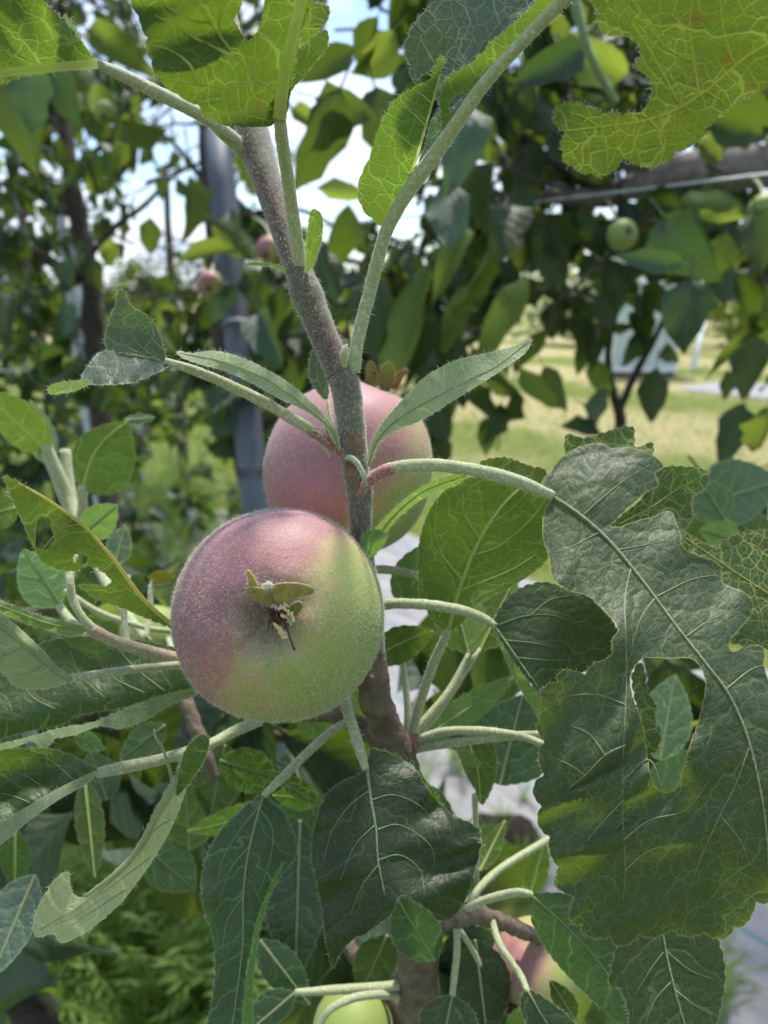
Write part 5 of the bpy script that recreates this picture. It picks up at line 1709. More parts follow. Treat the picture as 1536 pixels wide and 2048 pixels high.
# ---- dark heart-shaped leaf below the apple
leaf(FT, [(732, 1535, .166), (718, 1548, .166), (690, 1560, .1655), (655, 1586, .165), (632, 1640, .163), (622, 1700, .161), (630, 1750, .159), (642, 1810, .1575), (650, 1870, .1565), (664, 1934, .1555), (680, 1910, .155), (704, 1880, .155), (730, 1868, .155), (752, 1852, .1545), (784, 1826, .1535), (800, 1790, .1535),
          (826, 1800, .1535), (856, 1820, .155), (880, 1842, .157), (908, 1832, .158), (930, 1800, .1585), (946, 1752, .159), (958, 1710, .160), (963, 1668, .1615), (944, 1648, .162), (905, 1628, .163), (872, 1600, .165), (848, 1566, .1665), (828, 1534, .168), (790, 1512, .169), (756, 1498, .1685), (740, 1500, .167), (736, 1518, .1665)],
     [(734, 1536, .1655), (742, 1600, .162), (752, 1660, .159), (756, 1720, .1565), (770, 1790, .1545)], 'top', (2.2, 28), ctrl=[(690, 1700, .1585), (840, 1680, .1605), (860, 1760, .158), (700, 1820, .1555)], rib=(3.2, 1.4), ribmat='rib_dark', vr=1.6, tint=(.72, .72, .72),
     veins=[[(740, 1580), (700, 1610), (665, 1660), (645, 1730)], [(742, 1600), (790, 1590), (850, 1620), (880, 1680)], [(750, 1650), (710, 1690), (680, 1760)], [(752, 1660), (800, 1650), (860, 1690), (870, 1740)], [(756, 1720), (800, 1710), (840, 1740), (850, 1790)], [(756, 1730), (725, 1770), (700, 1830)]],
     pet=[(676, 1385, .178, 11), (690, 1410, .176, 12), (704, 1450, .172, 12), (718, 1495, .1685, 12), (732, 1540, .1655, 8)], label='dark heart-shaped leaf hanging below the front apple', wav=(.8, 110))
leaf(FT, [(745, 1500, .1715), (790, 1508, .172), (830, 1528, .172), (852, 1562, .1715), (880, 1600, .172), (886, 1622, .173), (850, 1600, .175), (810, 1550, .1745), (770, 1520, .1735)], [(748, 1503, .1715), (820, 1545, .173), (884, 1618, .173)], 'glow', (1, 18), rib=None, name='leaf_fold', tint=(.5, .6, .5))
# ---- grey-green long leaf
leaf(FT, [(524, 1590, .180), (498, 1606, .1795), (466, 1632, .179), (436, 1668, .178), (412, 1716, .177), (402, 1770, .176), (408, 1820, .1755), (424, 1870, .175), (430, 1930, .1745), (424, 2000, .174), (410, 2110, .173), (505, 2110, .171), (498, 2020, .172), (492, 1950, .173), (508, 1880, .1735), (530, 1810, .174), (560, 1755, .175),
          (590, 1716, .176), (592, 1680, .177), (576, 1640, .1785), (552, 1606, .1795)],
     [(526, 1592, .1795), (510, 1650, .1765), (494, 1720, .1745), (486, 1800, .1735), (486, 1880, .173), (476, 1970, .1725), (456, 2110, .172)], 'blue', (1.6, 24), rib=(2.8, 1.4), tint=(.72, .86, .62), vr=1.5, label='long grey-green leaf hanging lower left of centre', wav=(.8, 120),
     veins=[[(520, 1610), (480, 1660), (445, 1720), (435, 1780)], [(518, 1615), (545, 1660), (540, 1720), (520, 1780)], [(500, 1690), (460, 1740), (440, 1800)], [(488, 1790), (455, 1840), (445, 1900)]],
     pet=[(700, 1440, .192, 9), (660, 1465, .190, 10), (610, 1510, .187, 10), (560, 1560, .182, 10), (526, 1592, .1795, 7)])
leaf(FT, [(568, 1722, .1745), (548, 1752, .173), (528, 1800, .1715), (510, 1850, .1705), (500, 1910, .170), (490, 1970, .1695), (484, 2060, .169), (505, 2060, .1685), (506, 1980, .1695), (514, 1900, .171), (528, 1830, .1725), (550, 1770, .174)],
     [(566, 1726, .1745), (516, 1850, .1712), (494, 2060, .1688)], 'under', rib=None, name='leaf_fold', tint=(.7, .95, .55))

# ---- curled pale leaf at lower left
leaf(FT, [(358, 1528, .158), (348, 1562, .1565), (334, 1598, .155), (304, 1650, .1535), (272, 1706, .152), (222, 1754, .151), (168, 1794, .150), (146, 1786, .1495), (140, 1768, .149), (138, 1744, .149), (112, 1756, .147), (78, 1810, .145), (66, 1852, .1445), (74, 1874, .1445), (106, 1868, .146), (124, 1886, .1475), (172, 1864, .149), (222, 1824, .151), (258, 1786, .153),
          (304, 1722, .1555), (342, 1656, .158), (368, 1590, .160), (372, 1545, .160)],
     [(358, 1535, .1575), (330, 1605, .1555), (270, 1715, .1525), (168, 1805, .1495), (80, 1860, .145)], 'pale', (1.6, 18), rib=(2.0, 1.0), ribmat='rib', veins=[[(340, 1640), (310, 1660), (285, 1700)], [(300, 1715), (240, 1760), (200, 1790)], [(250, 1780), (190, 1820), (140, 1850)], [(200, 1800), (150, 1830), (110, 1850)]], vr=1.3, tint=(1.5, 1.45, 1.25), wav=(.8, 70), ragged=1.2,
     label='pale curled leaf with a tan dried edge at lower left')
stem(FT, 'dried_edge', [(352, 1552, .1555, 6), (338, 1585, .1545, 8), (318, 1620, .1535, 9), (300, 1652, .1525, 6), (270, 1706, .151, 5), (224, 1752, .150, 5), (170, 1793, .149, 4)], M['rib'], fz=.6, rough=.6)
leaf(FT, [(352, 1592, .157), (356, 1548, .1555), (366, 1508, .1545), (384, 1482, .154), (404, 1468, .1545), (419, 1480, .155), (412, 1515, .1555), (394, 1545, .1565), (372, 1575, .1575)], [(354, 1588, .157), (376, 1530, .1545), (412, 1472, .1545)], 'top', (1, 12), rib=None, tint=(1.9, 1.9, 1.5), label='folded green tip of the pale curled leaf')
stem(FT, 'petiole', [(345, 1558, .156, 4), (325, 1495, .157, 3), (312, 1475, .158, 3), (308, 1458, .159, 2)], 'rib', fz=.5, rough=.6)

# ---- left: spur with several petioles
stem(FT, 'spur', [(520, 1440, .195, 12), (470, 1462, .190, 11), (420, 1488, .184, 10), (360, 1508, .177, 11), (300, 1524, .171, 11), (240, 1536, .166, 12), (195, 1546, .162, 10)], 'petiole', fz=.8)
leaf(FT, [(196, 1542, .162), (168, 1524, .1625), (130, 1505, .162), (90, 1496, .161), (40, 1497, .159), (-10, 1502, .157), (-120, 1530, .152), (-120, 1690, .147), (0, 1652, .152), (60, 1618, .1565), (120, 1585, .160), (165, 1562, .162)],
     [(196, 1546, .162), (130, 1570, .159), (60, 1605, .155), (-20, 1650, .150), (-100, 1690, .147)], 'top', (2, 26), ctrl=[(80, 1545, .164), (0, 1570, .161)], rib=None, tint=(1.15, 1.2, 1.2), label='dark leaf at the left edge above the curled pale leaf', veins=[[(150, 1562), (100, 1520), (60, 1515)], [(100, 1585), (50, 1550), (10, 1540)], [(60, 1605), (20, 1590), (-20, 1585)]], vr=1.4)
leaf(FT, [(198, 1540, .161), (160, 1556, .159), (110, 1580, .156), (50, 1616, .152), (-10, 1650, .148), (-80, 1690, .145), (-60, 1720, .144), (0, 1690, .147), (60, 1640, .151), (120, 1598, .155), (170, 1570, .159)], [(197, 1546, .161), (110, 1588, .1555), (0, 1660, .148), (-70, 1705, .1445)], 'pale', rib=None, name='leaf_fold', tint=(.8, .88, .75))
# long dark leaf behind the apple's left side
leaf(FT, [(400, 1382, .186), (385, 1330, .188), (350, 1296, .189), (280, 1280, .188), (200, 1272, .186), (120, 1276, .183), (50, 1300, .180), (0, 1340, .177), (-80, 1400, .172), (-70, 1500, .169), (0, 1478, .173), (60, 1462, .176), (120, 1450, .178), (160, 1430, .180), (220, 1420, .182), (300, 1404, .184), (360, 1388, .186)],
     [(400, 1380, .1855), (300, 1385, .183), (200, 1398, .180), (100, 1420, .176), (0, 1445, .172), (-70, 1470, .169)], 'top', (1.8, 24), ctrl=[(200, 1340, .186), (60, 1380, .179)], rib=None, tint=(1.25, 1.35, 1.25), label='long dark leaf reaching left behind the front apple', veins=[[(330, 1383), (270, 1335), (230, 1290)], [(210, 1396), (160, 1350), (140, 1300)], [(290, 1386), (220, 1350), (180, 1290)], [(110, 1418), (60, 1390), (40, 1340)]], vr=1.6)
leaf(FT, [(402, 1376, .184), (380, 1378, .182), (330, 1390, .1805), (250, 1418, .178), (180, 1446, .175), (120, 1456, .172), (50, 1476, .169), (-20, 1496, .166), (-20, 1520, .165), (20, 1500, .1665), (60, 1482, .168), (90, 1498, .1685), (110, 1478, .1695), (150, 1470, .171), (200, 1452, .174), (240, 1458, .1765), (290, 1440, .1785), (340, 1410, .181), (390, 1390, .184)],
     [(402, 1380, .184), (330, 1402, .181), (200, 1450, .1748), (60, 1480, .168), (-20, 1506, .1655)], 'pale', (1, 14), rib=None, name='leaf_fold', ragged=3, tint=(.7, .85, .65))
# underside leaf with yellowish rim
leaf(FT, [(140, 1358, .156), (116, 1338, .156), (92, 1308, .1555), (60, 1276, .1545), (20, 1240, .153), (-60, 1180, .150), (-80, 1330, .147), (-20, 1338, .149), (10, 1350, .150), (28, 1372, .151), (70, 1378, .1535), (110, 1374, .155)], [(142, 1358, .156), (100, 1330, .154), (50, 1290, .152), (0, 1250, .150), (-60, 1200, .148)], 'pale', (1, 20), rib=(6, 4), ribmat='rib', tint=(.9, 1, .75),
     pet=[(375, 1328, .184, 9), (330, 1332, .178, 9), (270, 1338, .170, 9), (200, 1348, .162, 10), (140, 1358, .156, 9)], label='leaf underside with pale rim at the left edge', veins=[[(90, 1325), (60, 1345), (30, 1350)], [(50, 1290), (10, 1310), (-30, 1320)]], vr=1.5)
stem(FT, 'spur', [(385, 1326, .186, 14), (330, 1312, .181, 13), (270, 1296, .176, 13), (220, 1278, .172, 12), (180, 1258, .169, 13)], 'petiole_pink', fz=.9)
stem(FT, 'petiole', [(190, 1262, .1695, 11), (165, 1235, .168, 9), (146, 1200, .168, 9), (140, 1165, .168, 9), (142, 1135, .170, 8), (150, 1110, .172, 7)], 'petiole', fz=1.0)
stem(FT, 'petiole', [(256, 1288, .176, 7), (250, 1260, .178, 7), (248, 1220, .180, 7), (250, 1190, .181, 6), (258, 1150, .183, 5)], 'petiole', fz=.7)
stem(FT, 'petiole', [(290, 1280, .20, 6), (300, 1230, .205, 6), (302, 1180, .208, 7), (308, 1160, .209, 6)], 'petiole', fz=.5)
sleaf(FT, (296, 1158, .209), (352, 1152, .206), 14, 12, mat='yellow', teeth=(0, 10), rib=None, name='withered_tip', tint=(1.2, .8, .5))
leaf(FT, [(180, 1256, .169), (150, 1248, .168), (100, 1236, .165), (50, 1220, .162), (0, 1200, .159), (-60, 1180, .155), (-60, 1215, .155), (0, 1228, .159), (50, 1246, .162), (100, 1262, .165), (150, 1272, .168)], [(182, 1262, .169), (100, 1248, .1635), (0, 1212, .157), (-60, 1196, .153)], 'under', (1.2, 14), rib=(2, 1), tint=(.95, 1.02, .85), label='folded narrow leaf at the left edge', wav=(.6, 40))
# chewed leaf with window holes
leaf(FT, [(352, 1258, .170), (320, 1232, .168), (285, 1198, .166), (255, 1162, .164), (225, 1118, .162), (185, 1068, .159), (150, 1042, .157), (115, 1015, .155), (70, 985, .153), (35, 962, .151), (8, 952, .150), (14, 975, .1515), (30, 1010, .154), (48, 1050, .1565), (66, 1092, .158), (88, 1128, .160), (120, 1140, .1615), (150, 1142, .162),
          (180, 1132, .162), (210, 1148, .163), (222, 1165, .164), (205, 1172, .165), (160, 1168, .166), (170, 1182, .167), (205, 1204, .168), (245, 1216, .169), (290, 1236, .170)],
     [(352, 1256, .1695), (285, 1196, .1645), (225, 1116, .1605), (160, 1046, .156), (80, 990, .152), (8, 953, .1495)], 'top', (1.8, 18), holes=[[(76, 1040), (98, 1034), (102, 1052), (108, 1082), (92, 1100), (72, 1094), (72, 1066)], [(150, 1108), (176, 1112), (168, 1128), (148, 1124)]],
     rib=(4.5, 2.2), ribmat='rib_yellow', tint=(1.1, 1.1, .95), vr=1.4, veins=[[(250, 1150), (215, 1140), (180, 1145)], [(215, 1105), (170, 1100), (120, 1130)], [(160, 1048), (120, 1060), (80, 1105)], [(100, 1003), (70, 1030), (50, 1040)], [(300, 1212), (260, 1212), (230, 1205)]],
     pet=[(395, 1300, .185, 11), (375, 1278, .177, 10), (352, 1257, .1697, 7)], petmat='rib_yellow', label='dark leaf with yellow midrib and eaten windows at left', ragged=1.5)

# ---- pale cluster behind at left
for a in [dict(base=(100, 905, .265), tip=(-40, 780, .25), wl=38, wr=46, mat='glow', label='bright backlit leaf at the left edge'),
          dict(base=(100, 930, .270), tip=(60, 800, .28), wl=30, wr=30, mat='under', tint=(.7, .85, .8)),
          dict(base=(165, 978, .260), tip=(255, 842, .262), wl=42, wr=86, bend=20, mat='glow', label='round bright backlit leaf on a slim stalk', tint=(.95, 1, .8), rib=(2.5, 1)),
          dict(base=(180, 985, .285), tip=(262, 880, .29), wl=50, wr=48, mat='top', tint=(1.2, 1.3, 1.1)),
          dict(base=(165, 1070, .24), tip=(235, 1010, .235), wl=34, wr=36, mat='under', tint=(.95, 1.05, .8), label='small pale downy leaf behind the chewed leaf'),
          dict(base=(118, 1212, .23), tip=(45, 1100, .225), wl=50, wr=46, mat='blue', tint=(1.7, 1.8, 1.9), label='blue-grey downy leaf at left'),
          dict(base=(110, 1150, .235), tip=(190, 1230, .235), wl=40, wr=36, mat='glow', tint=(.9, .95, .8)),
          dict(base=(230, 1130, .25), tip=(250, 1050, .255), wl=26, wr=24, mat='blue', tint=(1.4, 1.5, 1.3)),
          dict(base=(40, 1010, .25), tip=(-60, 1040, .25), wl=34, wr=30, mat='glow'),
          dict(base=(250, 840, .29), tip=(310, 835, .30), wl=10, wr=12, mat='blue', tint=(1.4, 1.5, 1.5))]:
    kw = dict(fz=.2)
    kw.update(a)
    sleaf(FT, **kw)
for pts in ([(90, 890, .265, 12), (115, 950, .268, 14), (140, 1010, .27, 15), (175, 1080, .262, 12), (220, 1180, .245, 10), (300, 1290, .225, 9)], [(100, 910, .27, 9), (125, 970, .27, 10), (150, 1040, .268, 10)], [(165, 972, .26, 9), (165, 1010, .262, 9), (158, 1060, .265, 9)],
            [(118, 1212, .23, 8), (150, 1250, .225, 9), (200, 1280, .22, 9), (260, 1290, .218, 8)], [(130, 900, .275, 10), (135, 960, .273, 12), (145, 1020, .27, 12)], [(130, 1180, .225, 5), (200, 1225, .225, 6), (290, 1255, .225, 6), (340, 1262, .225, 5)]):
    stem(FT, 'twig', pts, 'petiole', fz=.3)

# ---- lower middle and right leaves, out of focus
for a in [dict(base=(440, 1520, .215), tip=(570, 1560, .22), wl=40, wr=48, mat='net', tint=(.7, .8, .8), label='dark crumpled leaf with brown spots under the apple', ragged=3),
          dict(base=(530, 1610, .23), tip=(375, 1662, .235), wl=24, wr=26, bend=8, mat='glow', tint=(.85, .95, .85), label='bright slim leaf lying left under the crumpled leaf'),
          dict(base=(640, 1600, .235), tip=(545, 1590, .235), wl=24, wr=26, mat='glow', tint=(.9, 1, .9)),
          dict(base=(600, 1430, .21), tip=(655, 1475, .212), wl=30, wr=30, mat='under', tint=(.8, .9, .6)),
          dict(base=(560, 1560, .21), tip=(645, 1610, .212), wl=24, wr=16, mat='net', tint=(1.1, 1.2, 1)),
          dict(base=(600, 1640, .25), tip=(590, 1960, .24), wl=60, wr=70, mat='blue', tint=(.6, .72, .6), label='dark blurred leaf behind the heart-shaped leaf'),
          dict(base=(380, 1700, .27), tip=(370, 1560, .27), wl=60, wr=55, mat='top', tint=(1.3, 1.4, 1.2)),
          dict(base=(300, 1700, .27), tip=(390, 1780, .27), wl=50, wr=50, mat='blue', tint=(.8, .95, .8)),
          dict(base=(170, 1560, .25), tip=(190, 1755, .24), wl=30, wr=28, mat='glow', tint=(.7, .75, .75), label='slender backlit leaf hanging at lower left'),
          dict(base=(30, 1660, .25), tip=(30, 1780, .25), wl=30, wr=30, mat='glow', tint=(.7, .8, .8)),
          dict(base=(70, 1750, .24), tip=(-20, 1960, .22), wl=40, wr=55, mat='blue', tint=(.9, 1, 1.1), label='blurred blue-grey leaf in the lower left corner'),
          dict(base=(215, 1600, .28), tip=(180, 1500, .28), wl=40, wr=40, mat='blue', tint=(.8, .95, .9)),
          dict(base=(150, 1470, .22), tip=(210, 1500, .225), wl=18, wr=18, mat='blue', tint=(1, 1.1, 1)),
          dict(base=(640, 1700, .26), tip=(570, 1580, .26), wl=50, wr=60, mat='blue', tint=(.85, 1, .9)),
          dict(base=(520, 1880, .235), tip=(620, 2010, .23), wl=38, wr=40, mat='blue', tint=(1, 1.2, .9), label='mid-green leaf at the bottom left of the lowest apple'),
          dict(base=(590, 1985, .225), tip=(490, 2070, .22), wl=26, wr=40, mat='blue', tint=(1.1, 1.2, .9)),
          dict(base=(910, 1640, .26), tip=(700, 1560, .27), wl=50, wr=50, mat='top', tint=(1.1, 1.2, 1.1)),
          dict(base=(870, 1920, .205), tip=(790, 1790, .195), wl=52, wr=46, mat='blue', tint=(.75, .95, .7), label='green leaf pointing up right of the heart-shaped leaf'),
          dict(base=(905, 1990, .20), tip=(880, 2110, .195), wl=60, wr=55, mat='top', tint=(1.0, 1.05, 1), label='dark leaf cut by the bottom edge'),
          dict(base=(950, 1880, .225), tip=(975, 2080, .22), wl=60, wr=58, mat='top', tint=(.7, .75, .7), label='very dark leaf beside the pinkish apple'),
          dict(base=(775, 1870, .25), tip=(720, 1990, .25), wl=42, wr=42, mat='top', tint=(.8, .9, .8)),
          dict(base=(1110, 1770, .205), tip=(1190, 1730, .20), wl=30, wr=40, mat='blue', tint=(.9, 1, .8)),
          dict(base=(1062, 1790, .19), tip=(1290, 2080, .176), wl=84, wr=66, bend=24, mat='blue', tint=(.78, .9, .72), label='broad grey-green leaf over the pinkish apple', rib=(2.6, 1.4), dr=4, dl=-2),
          dict(base=(1080, 2010, .21), tip=(1020, 2110, .21), wl=40, wr=40, mat='glow', tint=(.9, 1, .9)),
          dict(base=(1150, 2040, .20), tip=(1100, 1960, .20), wl=20, wr=24, mat='top', tint=(1.2, 1.2, 1)),
          dict(base=(960, 1740, .24), tip=(1010, 1640, .25), wl=20, wr=20, mat='glow', tint=(.8, .9, .8)),
          dict(base=(1060, 1790, .26), tip=(1090, 1680, .26), wl=22, wr=24, mat='glow', tint=(.9, 1, .9)),
          dict(base=(1320, 1520, .26), tip=(1350, 1350, .27), wl=60, wr=50, mat='blue', tint=(1.4, 1.6, 1.2), label='pale leaf seen through the hole of the big leaf'),
          dict(base=(1310, 1600, .27), tip=(1380, 1500, .27), wl=40, wr=36, mat='blue', tint=(1.3, 1.4, 1.2)),
          dict(base=(1450, 1040, .30), tip=(1400, 960, .30), wl=46, wr=40, mat='blue', tint=(1, 1.1, 1)),
          dict(base=(1400, 1010, .32), tip=(1560, 960, .33), wl=70, wr=60, mat='blue', tint=(1.2, 1.3, 1.2), label='broad blurred leaf at the right edge'),
          dict(base=(1480, 1080, .31), tip=(1400, 1060, .31), wl=30, wr=34, mat='under', tint=(.8, .9, .8)),
          dict(base=(1560, 1120, .33), tip=(1440, 1010, .33), wl=40, wr=44, mat='top', tint=(1.2, 1.3, 1.2)),
          dict(base=(1030, 1150, .26), tip=(950, 1230, .26), wl=40, wr=40, mat='under', tint=(.8, .9, .6)),
          dict(base=(640, 1030, .33), tip=(560, 1100, .34), wl=36, wr=36, mat='blue', tint=(.8, .9, .8)),
          dict(base=(20, 1440, .26), tip=(-40, 1560, .26), wl=60, wr=50, mat='top'),
          dict(base=(330, 1450, .25), tip=(240, 1520, .25), wl=30, wr=30, mat='blue', tint=(.9, 1, .85)),
          dict(base=(270, 1400, .28), tip=(330, 1300, .28), wl=40, wr=40, mat='glow', tint=(.8, .9, .8)),
          dict(base=(450, 1490, .27), tip=(420, 1640, .27), wl=50, wr=50, mat='top', tint=(.9, 1, .9))]:
    kw = dict(fz=.15, step=13)
    kw.update(a)
    sleaf(FT, **kw)
# lower right spur
stem(FT, 'spur', [(1120, 1885, .235, 12), (1060, 1868, .225, 14), (1020, 1850, .217, 16), (980, 1836, .210, 16), (940, 1826, .206, 20), (908, 1834, .205, 22), (885, 1850, .207, 16), (840, 1900, .225, 20), (815, 1960, .235, 26)], 'bark', fz=0, rough=.25)
for pts in ([(925, 1822, .205, 9), (970, 1800, .200, 9), (1030, 1785, .195, 9), (1062, 1788, .19, 7)], [(920, 1822, .205, 8), (985, 1750, .215, 8), (1060, 1700, .225, 8), (1140, 1655, .235, 7)], [(912, 1842, .204, 7), (914, 1900, .202, 8), (905, 1990, .20, 7)], [(985, 1842, .208, 7), (1000, 1890, .20, 8), (1040, 1950, .195, 8), (1056, 1985, .19, 6)],
            [(900, 1818, .208, 7), (930, 1740, .215, 7), (950, 1640, .22, 6)], [(590, 1985, .2245, 7), (640, 1982, .226, 9), (700, 1978, .228, 10), (780, 1972, .232, 10), (830, 1962, .236, 10)], [(800, 1990, .236, 9), (740, 1990, .225, 9), (690, 2002, .217, 9), (655, 2025, .212, 8), (630, 2070, .21, 7)],
            [(920, 1860, .212, 6), (945, 1900, .215, 6), (960, 1930, .22, 5)]):
    stem(FT, 'petiole', pts, 'petiole', fz=.3)
stem(FT, 'twig', [(-60, 1920, .42, 26), (10, 1970, .40, 28), (60, 2030, .39, 32), (120, 2120, .38, 34)], 'bark_bg', fz=0, rough=.3)
stem(FT, 'twig', [(690, 1880, .26, 14), (730, 1940, .255, 16), (780, 2000, .25, 18), (820, 2080, .25, 22)], 'bark', fz=0, rough=.3)
stem(FT, 'twig', [(350, 1330, .26, 16), (370, 1400, .255, 16), (400, 1480, .25, 14), (430, 1560, .25, 12)], 'bark', fz=0, rough=.3)
stem(FT, 'twig', [(1560, 1400, .40, 12), (1420, 1480, .38, 11), (1330, 1560, .36, 10), (1240, 1640, .35, 9)], 'bark', fz=0, rough=.3)

leaf(FT, [(1056, 1980, .19), (1040, 2010, .189), (1060, 2060, .187), (1110, 2120, .184), (1180, 2120, .183), (1160, 2060, .185), (1110, 2010, .188)], [(1056, 1982, .19), (1090, 2040, .187), (1150, 2110, .184)], 'top', (2, 18), rib=(2, 1), ribmat='rib_dark', label='dark leaf below the pinkish apple')
# inner leaves of the same tree, deeper in the crown and out of focus
ri = random.Random(21)


def inner(n, x0, x1, y0, y1, d0, d1, types, size=(0.05, 0.075)):
    for _ in range(n):
        x, y, d = ri.uniform(x0, x1), ri.uniform(y0, y1), ri.uniform(d0, d1)
        b = P(x, y, d)
        a = ri.uniform(0, 6.283)
        ax = (RGT * math.cos(a) * 0.8 - UPV * (0.35 + 0.6 * abs(math.sin(a))) + FWD * ri.gauss(0, 0.4)).normalized()
        nr = (-FWD + UPV * 0.5 + Vector((ri.gauss(0, 1), ri.gauss(0, 1), ri.gauss(0, 1))) * 0.5).normalized()
        ln = ri.uniform(*size)
        o = bpy.data.objects.new('leaf', PME[ri.randrange(len(PROTO)), ri.choices('dbg', types)[0]])
        COL.objects.link(o)
        o.parent = FT
        o.matrix_local = leaf_frame(b, ax, nr, ln, ri.uniform(0.8, 1.1))


inner(26, -60, 240, 1330, 1640, 0.30, 0.48, (0.45, 0.3, 0.25))
inner(34, 380, 720, 1330, 1640, 0.30, 0.46, (0.5, 0.3, 0.2))
inner(26, 540, 960, 1660, 2040, 0.32, 0.48, (0.5, 0.3, 0.2))
inner(9, 820, 1060, 1120, 1420, 0.30, 0.42, (0.3, 0.4, 0.3), (0.045, 0.06))
inner(10, 1260, 1420, 1290, 1560, 0.33, 0.45, (0.35, 0.4, 0.25), (0.045, 0.06))
inner(8, 1000, 1160, 1850, 2060, 0.32, 0.42, (0.5, 0.3, 0.2))
inner(10, 1380, 1560, 930, 1180, 0.36, 0.5, (0.4, 0.4, 0.2))
inner(14, -60, 330, 1060, 1330, 0.36, 0.5, (0.35, 0.4, 0.25), (0.04, 0.06))
inner(4, 0, 120, 1780, 2048, 0.34, 0.45, (0.4, 0.4, 0.2))
for pts in ([(-80, 1560, .46, 12), (60, 1480, .43, 12), (200, 1420, .42, 11), (330, 1400, .42, 10), (480, 1440, .41, 10), (640, 1500, .40, 11), (780, 1560, .38, 14)],
            [(900, 2120, .46, 14), (820, 1950, .44, 13), (760, 1820, .43, 12), (690, 1720, .42, 10), (600, 1650, .42, 8)],
            [(1160, 2080, .42, 12), (1060, 1960, .40, 11), (960, 1880, .38, 11), (860, 1820, .36, 12)],
            [(1640, 1120, .5, 12), (1520, 1080, .47, 11), (1430, 1010, .46, 9)], [(-80, 1260, .48, 12), (80, 1220, .46, 11), (220, 1180, .46, 9), (320, 1200, .46, 7)],
            [(-60, 1880, .42, 10), (60, 1850, .42, 9), (140, 1800, .42, 7)], [(820, 1440, .30, 9), (880, 1300, .33, 8), (950, 1160, .36, 6)], [(1240, 1640, .35, 9), (1310, 1480, .39, 8), (1370, 1330, .41, 6)]):
    stem(FT, 'inner_twig', pts, 'bark', fz=0, rough=.25, seg=8)
# ------------------------------------------------------------------ apples
def apple_mesh(Rr, hz, lumps=(), nu=96, nv=64, basin=0.16, rib5=0.02, shoulder=0.0, seed=0):
    """+Z is the calyx end"""
    v, f = [], []
    for j in range(nv + 1):
        ph = math.pi * j / nv
        for i in range(nu):
            th = 2 * math.pi * i / nu
            sp, cp = math.sin(ph), math.cos(ph)
            rr = Rr * (sp ** 0.93 if sp > 0 else 0.0)
            # a little broader towards the stalk
            rr *= 1 + shoulder * (-cp)
            z = Rr * hz * (math.copysign(abs(cp) ** 0.92, cp))
            q = rr / Rr
            if cp > 0:
                z -= Rr * basin * math.exp(-(q / 0.23) ** 2)
                z += Rr * rib5 * math.cos(5 * th + 0.6) * math.exp(-((q - 0.34) / 0.16) ** 2)
                z += Rr * 0.014 * math.cos(10 * th + 0.3 + 0.6 * math.sin(3 * th)) * math.exp(-((q - 0.17) / 0.07) ** 2)
            else:
                z += Rr * 0.22 * math.exp(-(q / 0.26) ** 2)
            x, y = rr * math.cos(th), rr * math.sin(th)
            for (lx, ly, lr, lh) in lumps:
                if cp > 0:
                    z += lh * math.exp(-((x - lx) ** 2 + (y - ly) ** 2) / (lr * lr))
            w_ = 1 + 0.03 * mnoise.noise(Vector((x, y, z)) / Rr * 1.3 + Vector((seed, 0, 0)))
            v.append((x * w_, y * w_, z * w_))
    for j in range(nv):
        for i in range(nu):
            i2 = (i + 1) % nu
            f.append((j * nu + i, (j + 1) * nu + i, (j + 1) * nu + i2, j * nu + i2))
    return v, f


def apple(label, ctr, d, rad_px, axis_px, mat, hz=0.92, lumps=(), fuzz_n=0, stalk=None, stretch=1.0, group=None, basin=0.16, sepals=5, shoulder=0.03, seed=0, fl=0.00058):
    """axis_px: calyx direction in camera axes (right, up, towards the viewer)"""
    t = thing('apple', label, 'apple', group=group)
    Rr = rad_px / F_PX * d
    ax = (RGT * axis_px[0] + UPV * axis_px[1] - FWD * axis_px[2]).normalized()
    up = UPV - ax * UPV.dot(ax) if abs(ax.dot(UPV)) < 0.95 else RGT - ax * RGT.dot(ax)
    y = up.normalized()
    x = y.cross(ax)
    m = Matrix((x, y, ax)).transposed().to_4x4()
    m.translation = P(ctr[0], ctr[1], d)
    t.matrix_world = m
    v, f = apple_mesh(Rr, hz, lumps, 128 if fuzz_n else 40, 128 if fuzz_n else 28, basin, shoulder=shoulder, seed=seed)
    me = mesh('skin', v, f)
    body = link('skin', me, mat, t)
    if fuzz_n:
        mb = MB()
        nu, nv = 128, 128
        V = [Vector(q) for q in v]
        cm = m.inverted() @ CAM
        made = 0
        while made < fuzz_n:
            u = random.uniform(-1, 1)
            ph = math.acos(u)
            j = min(nv - 1, int(ph / math.pi * nv))
            i = random.randrange(nu)
            a, b_, c = V[j * nu + i], V[(j + 1) * nu + i], V[j * nu + (i + 1) % nu]
            n_ = (b_ - a).cross(c - a)
            if n_.length < 1e-14:
                continue
            n_.normalize()
            if n_.dot(a) < 0:
                n_.negate()
            if n_.dot((cm - a).normalized()) < -0.35:
                continue
            p = a + (b_ - a) * random.random() + (c - a) * random.random()
            dv = n_ * random.uniform(0.15, 0.7) + (lambda r_: r_ - n_ * r_.dot(n_))(rvec()) * 0.6
            # down is longer and denser in the eye basin
            near = math.exp(-((p.x ** 2 + p.y ** 2) / (0.4 * Rr) ** 2)) if p.z > 0 else 0
            hair(mb, p, dv, fl * random.uniform(0.45, 1.25) * (1 + 0.9 * near), 0.000025, rvec() * 1.6)
            made += 1
        o = mb.build('down_hairs', M['fuzz'], t)
        o['kind'] = 'stuff'
    return t, Rr, m


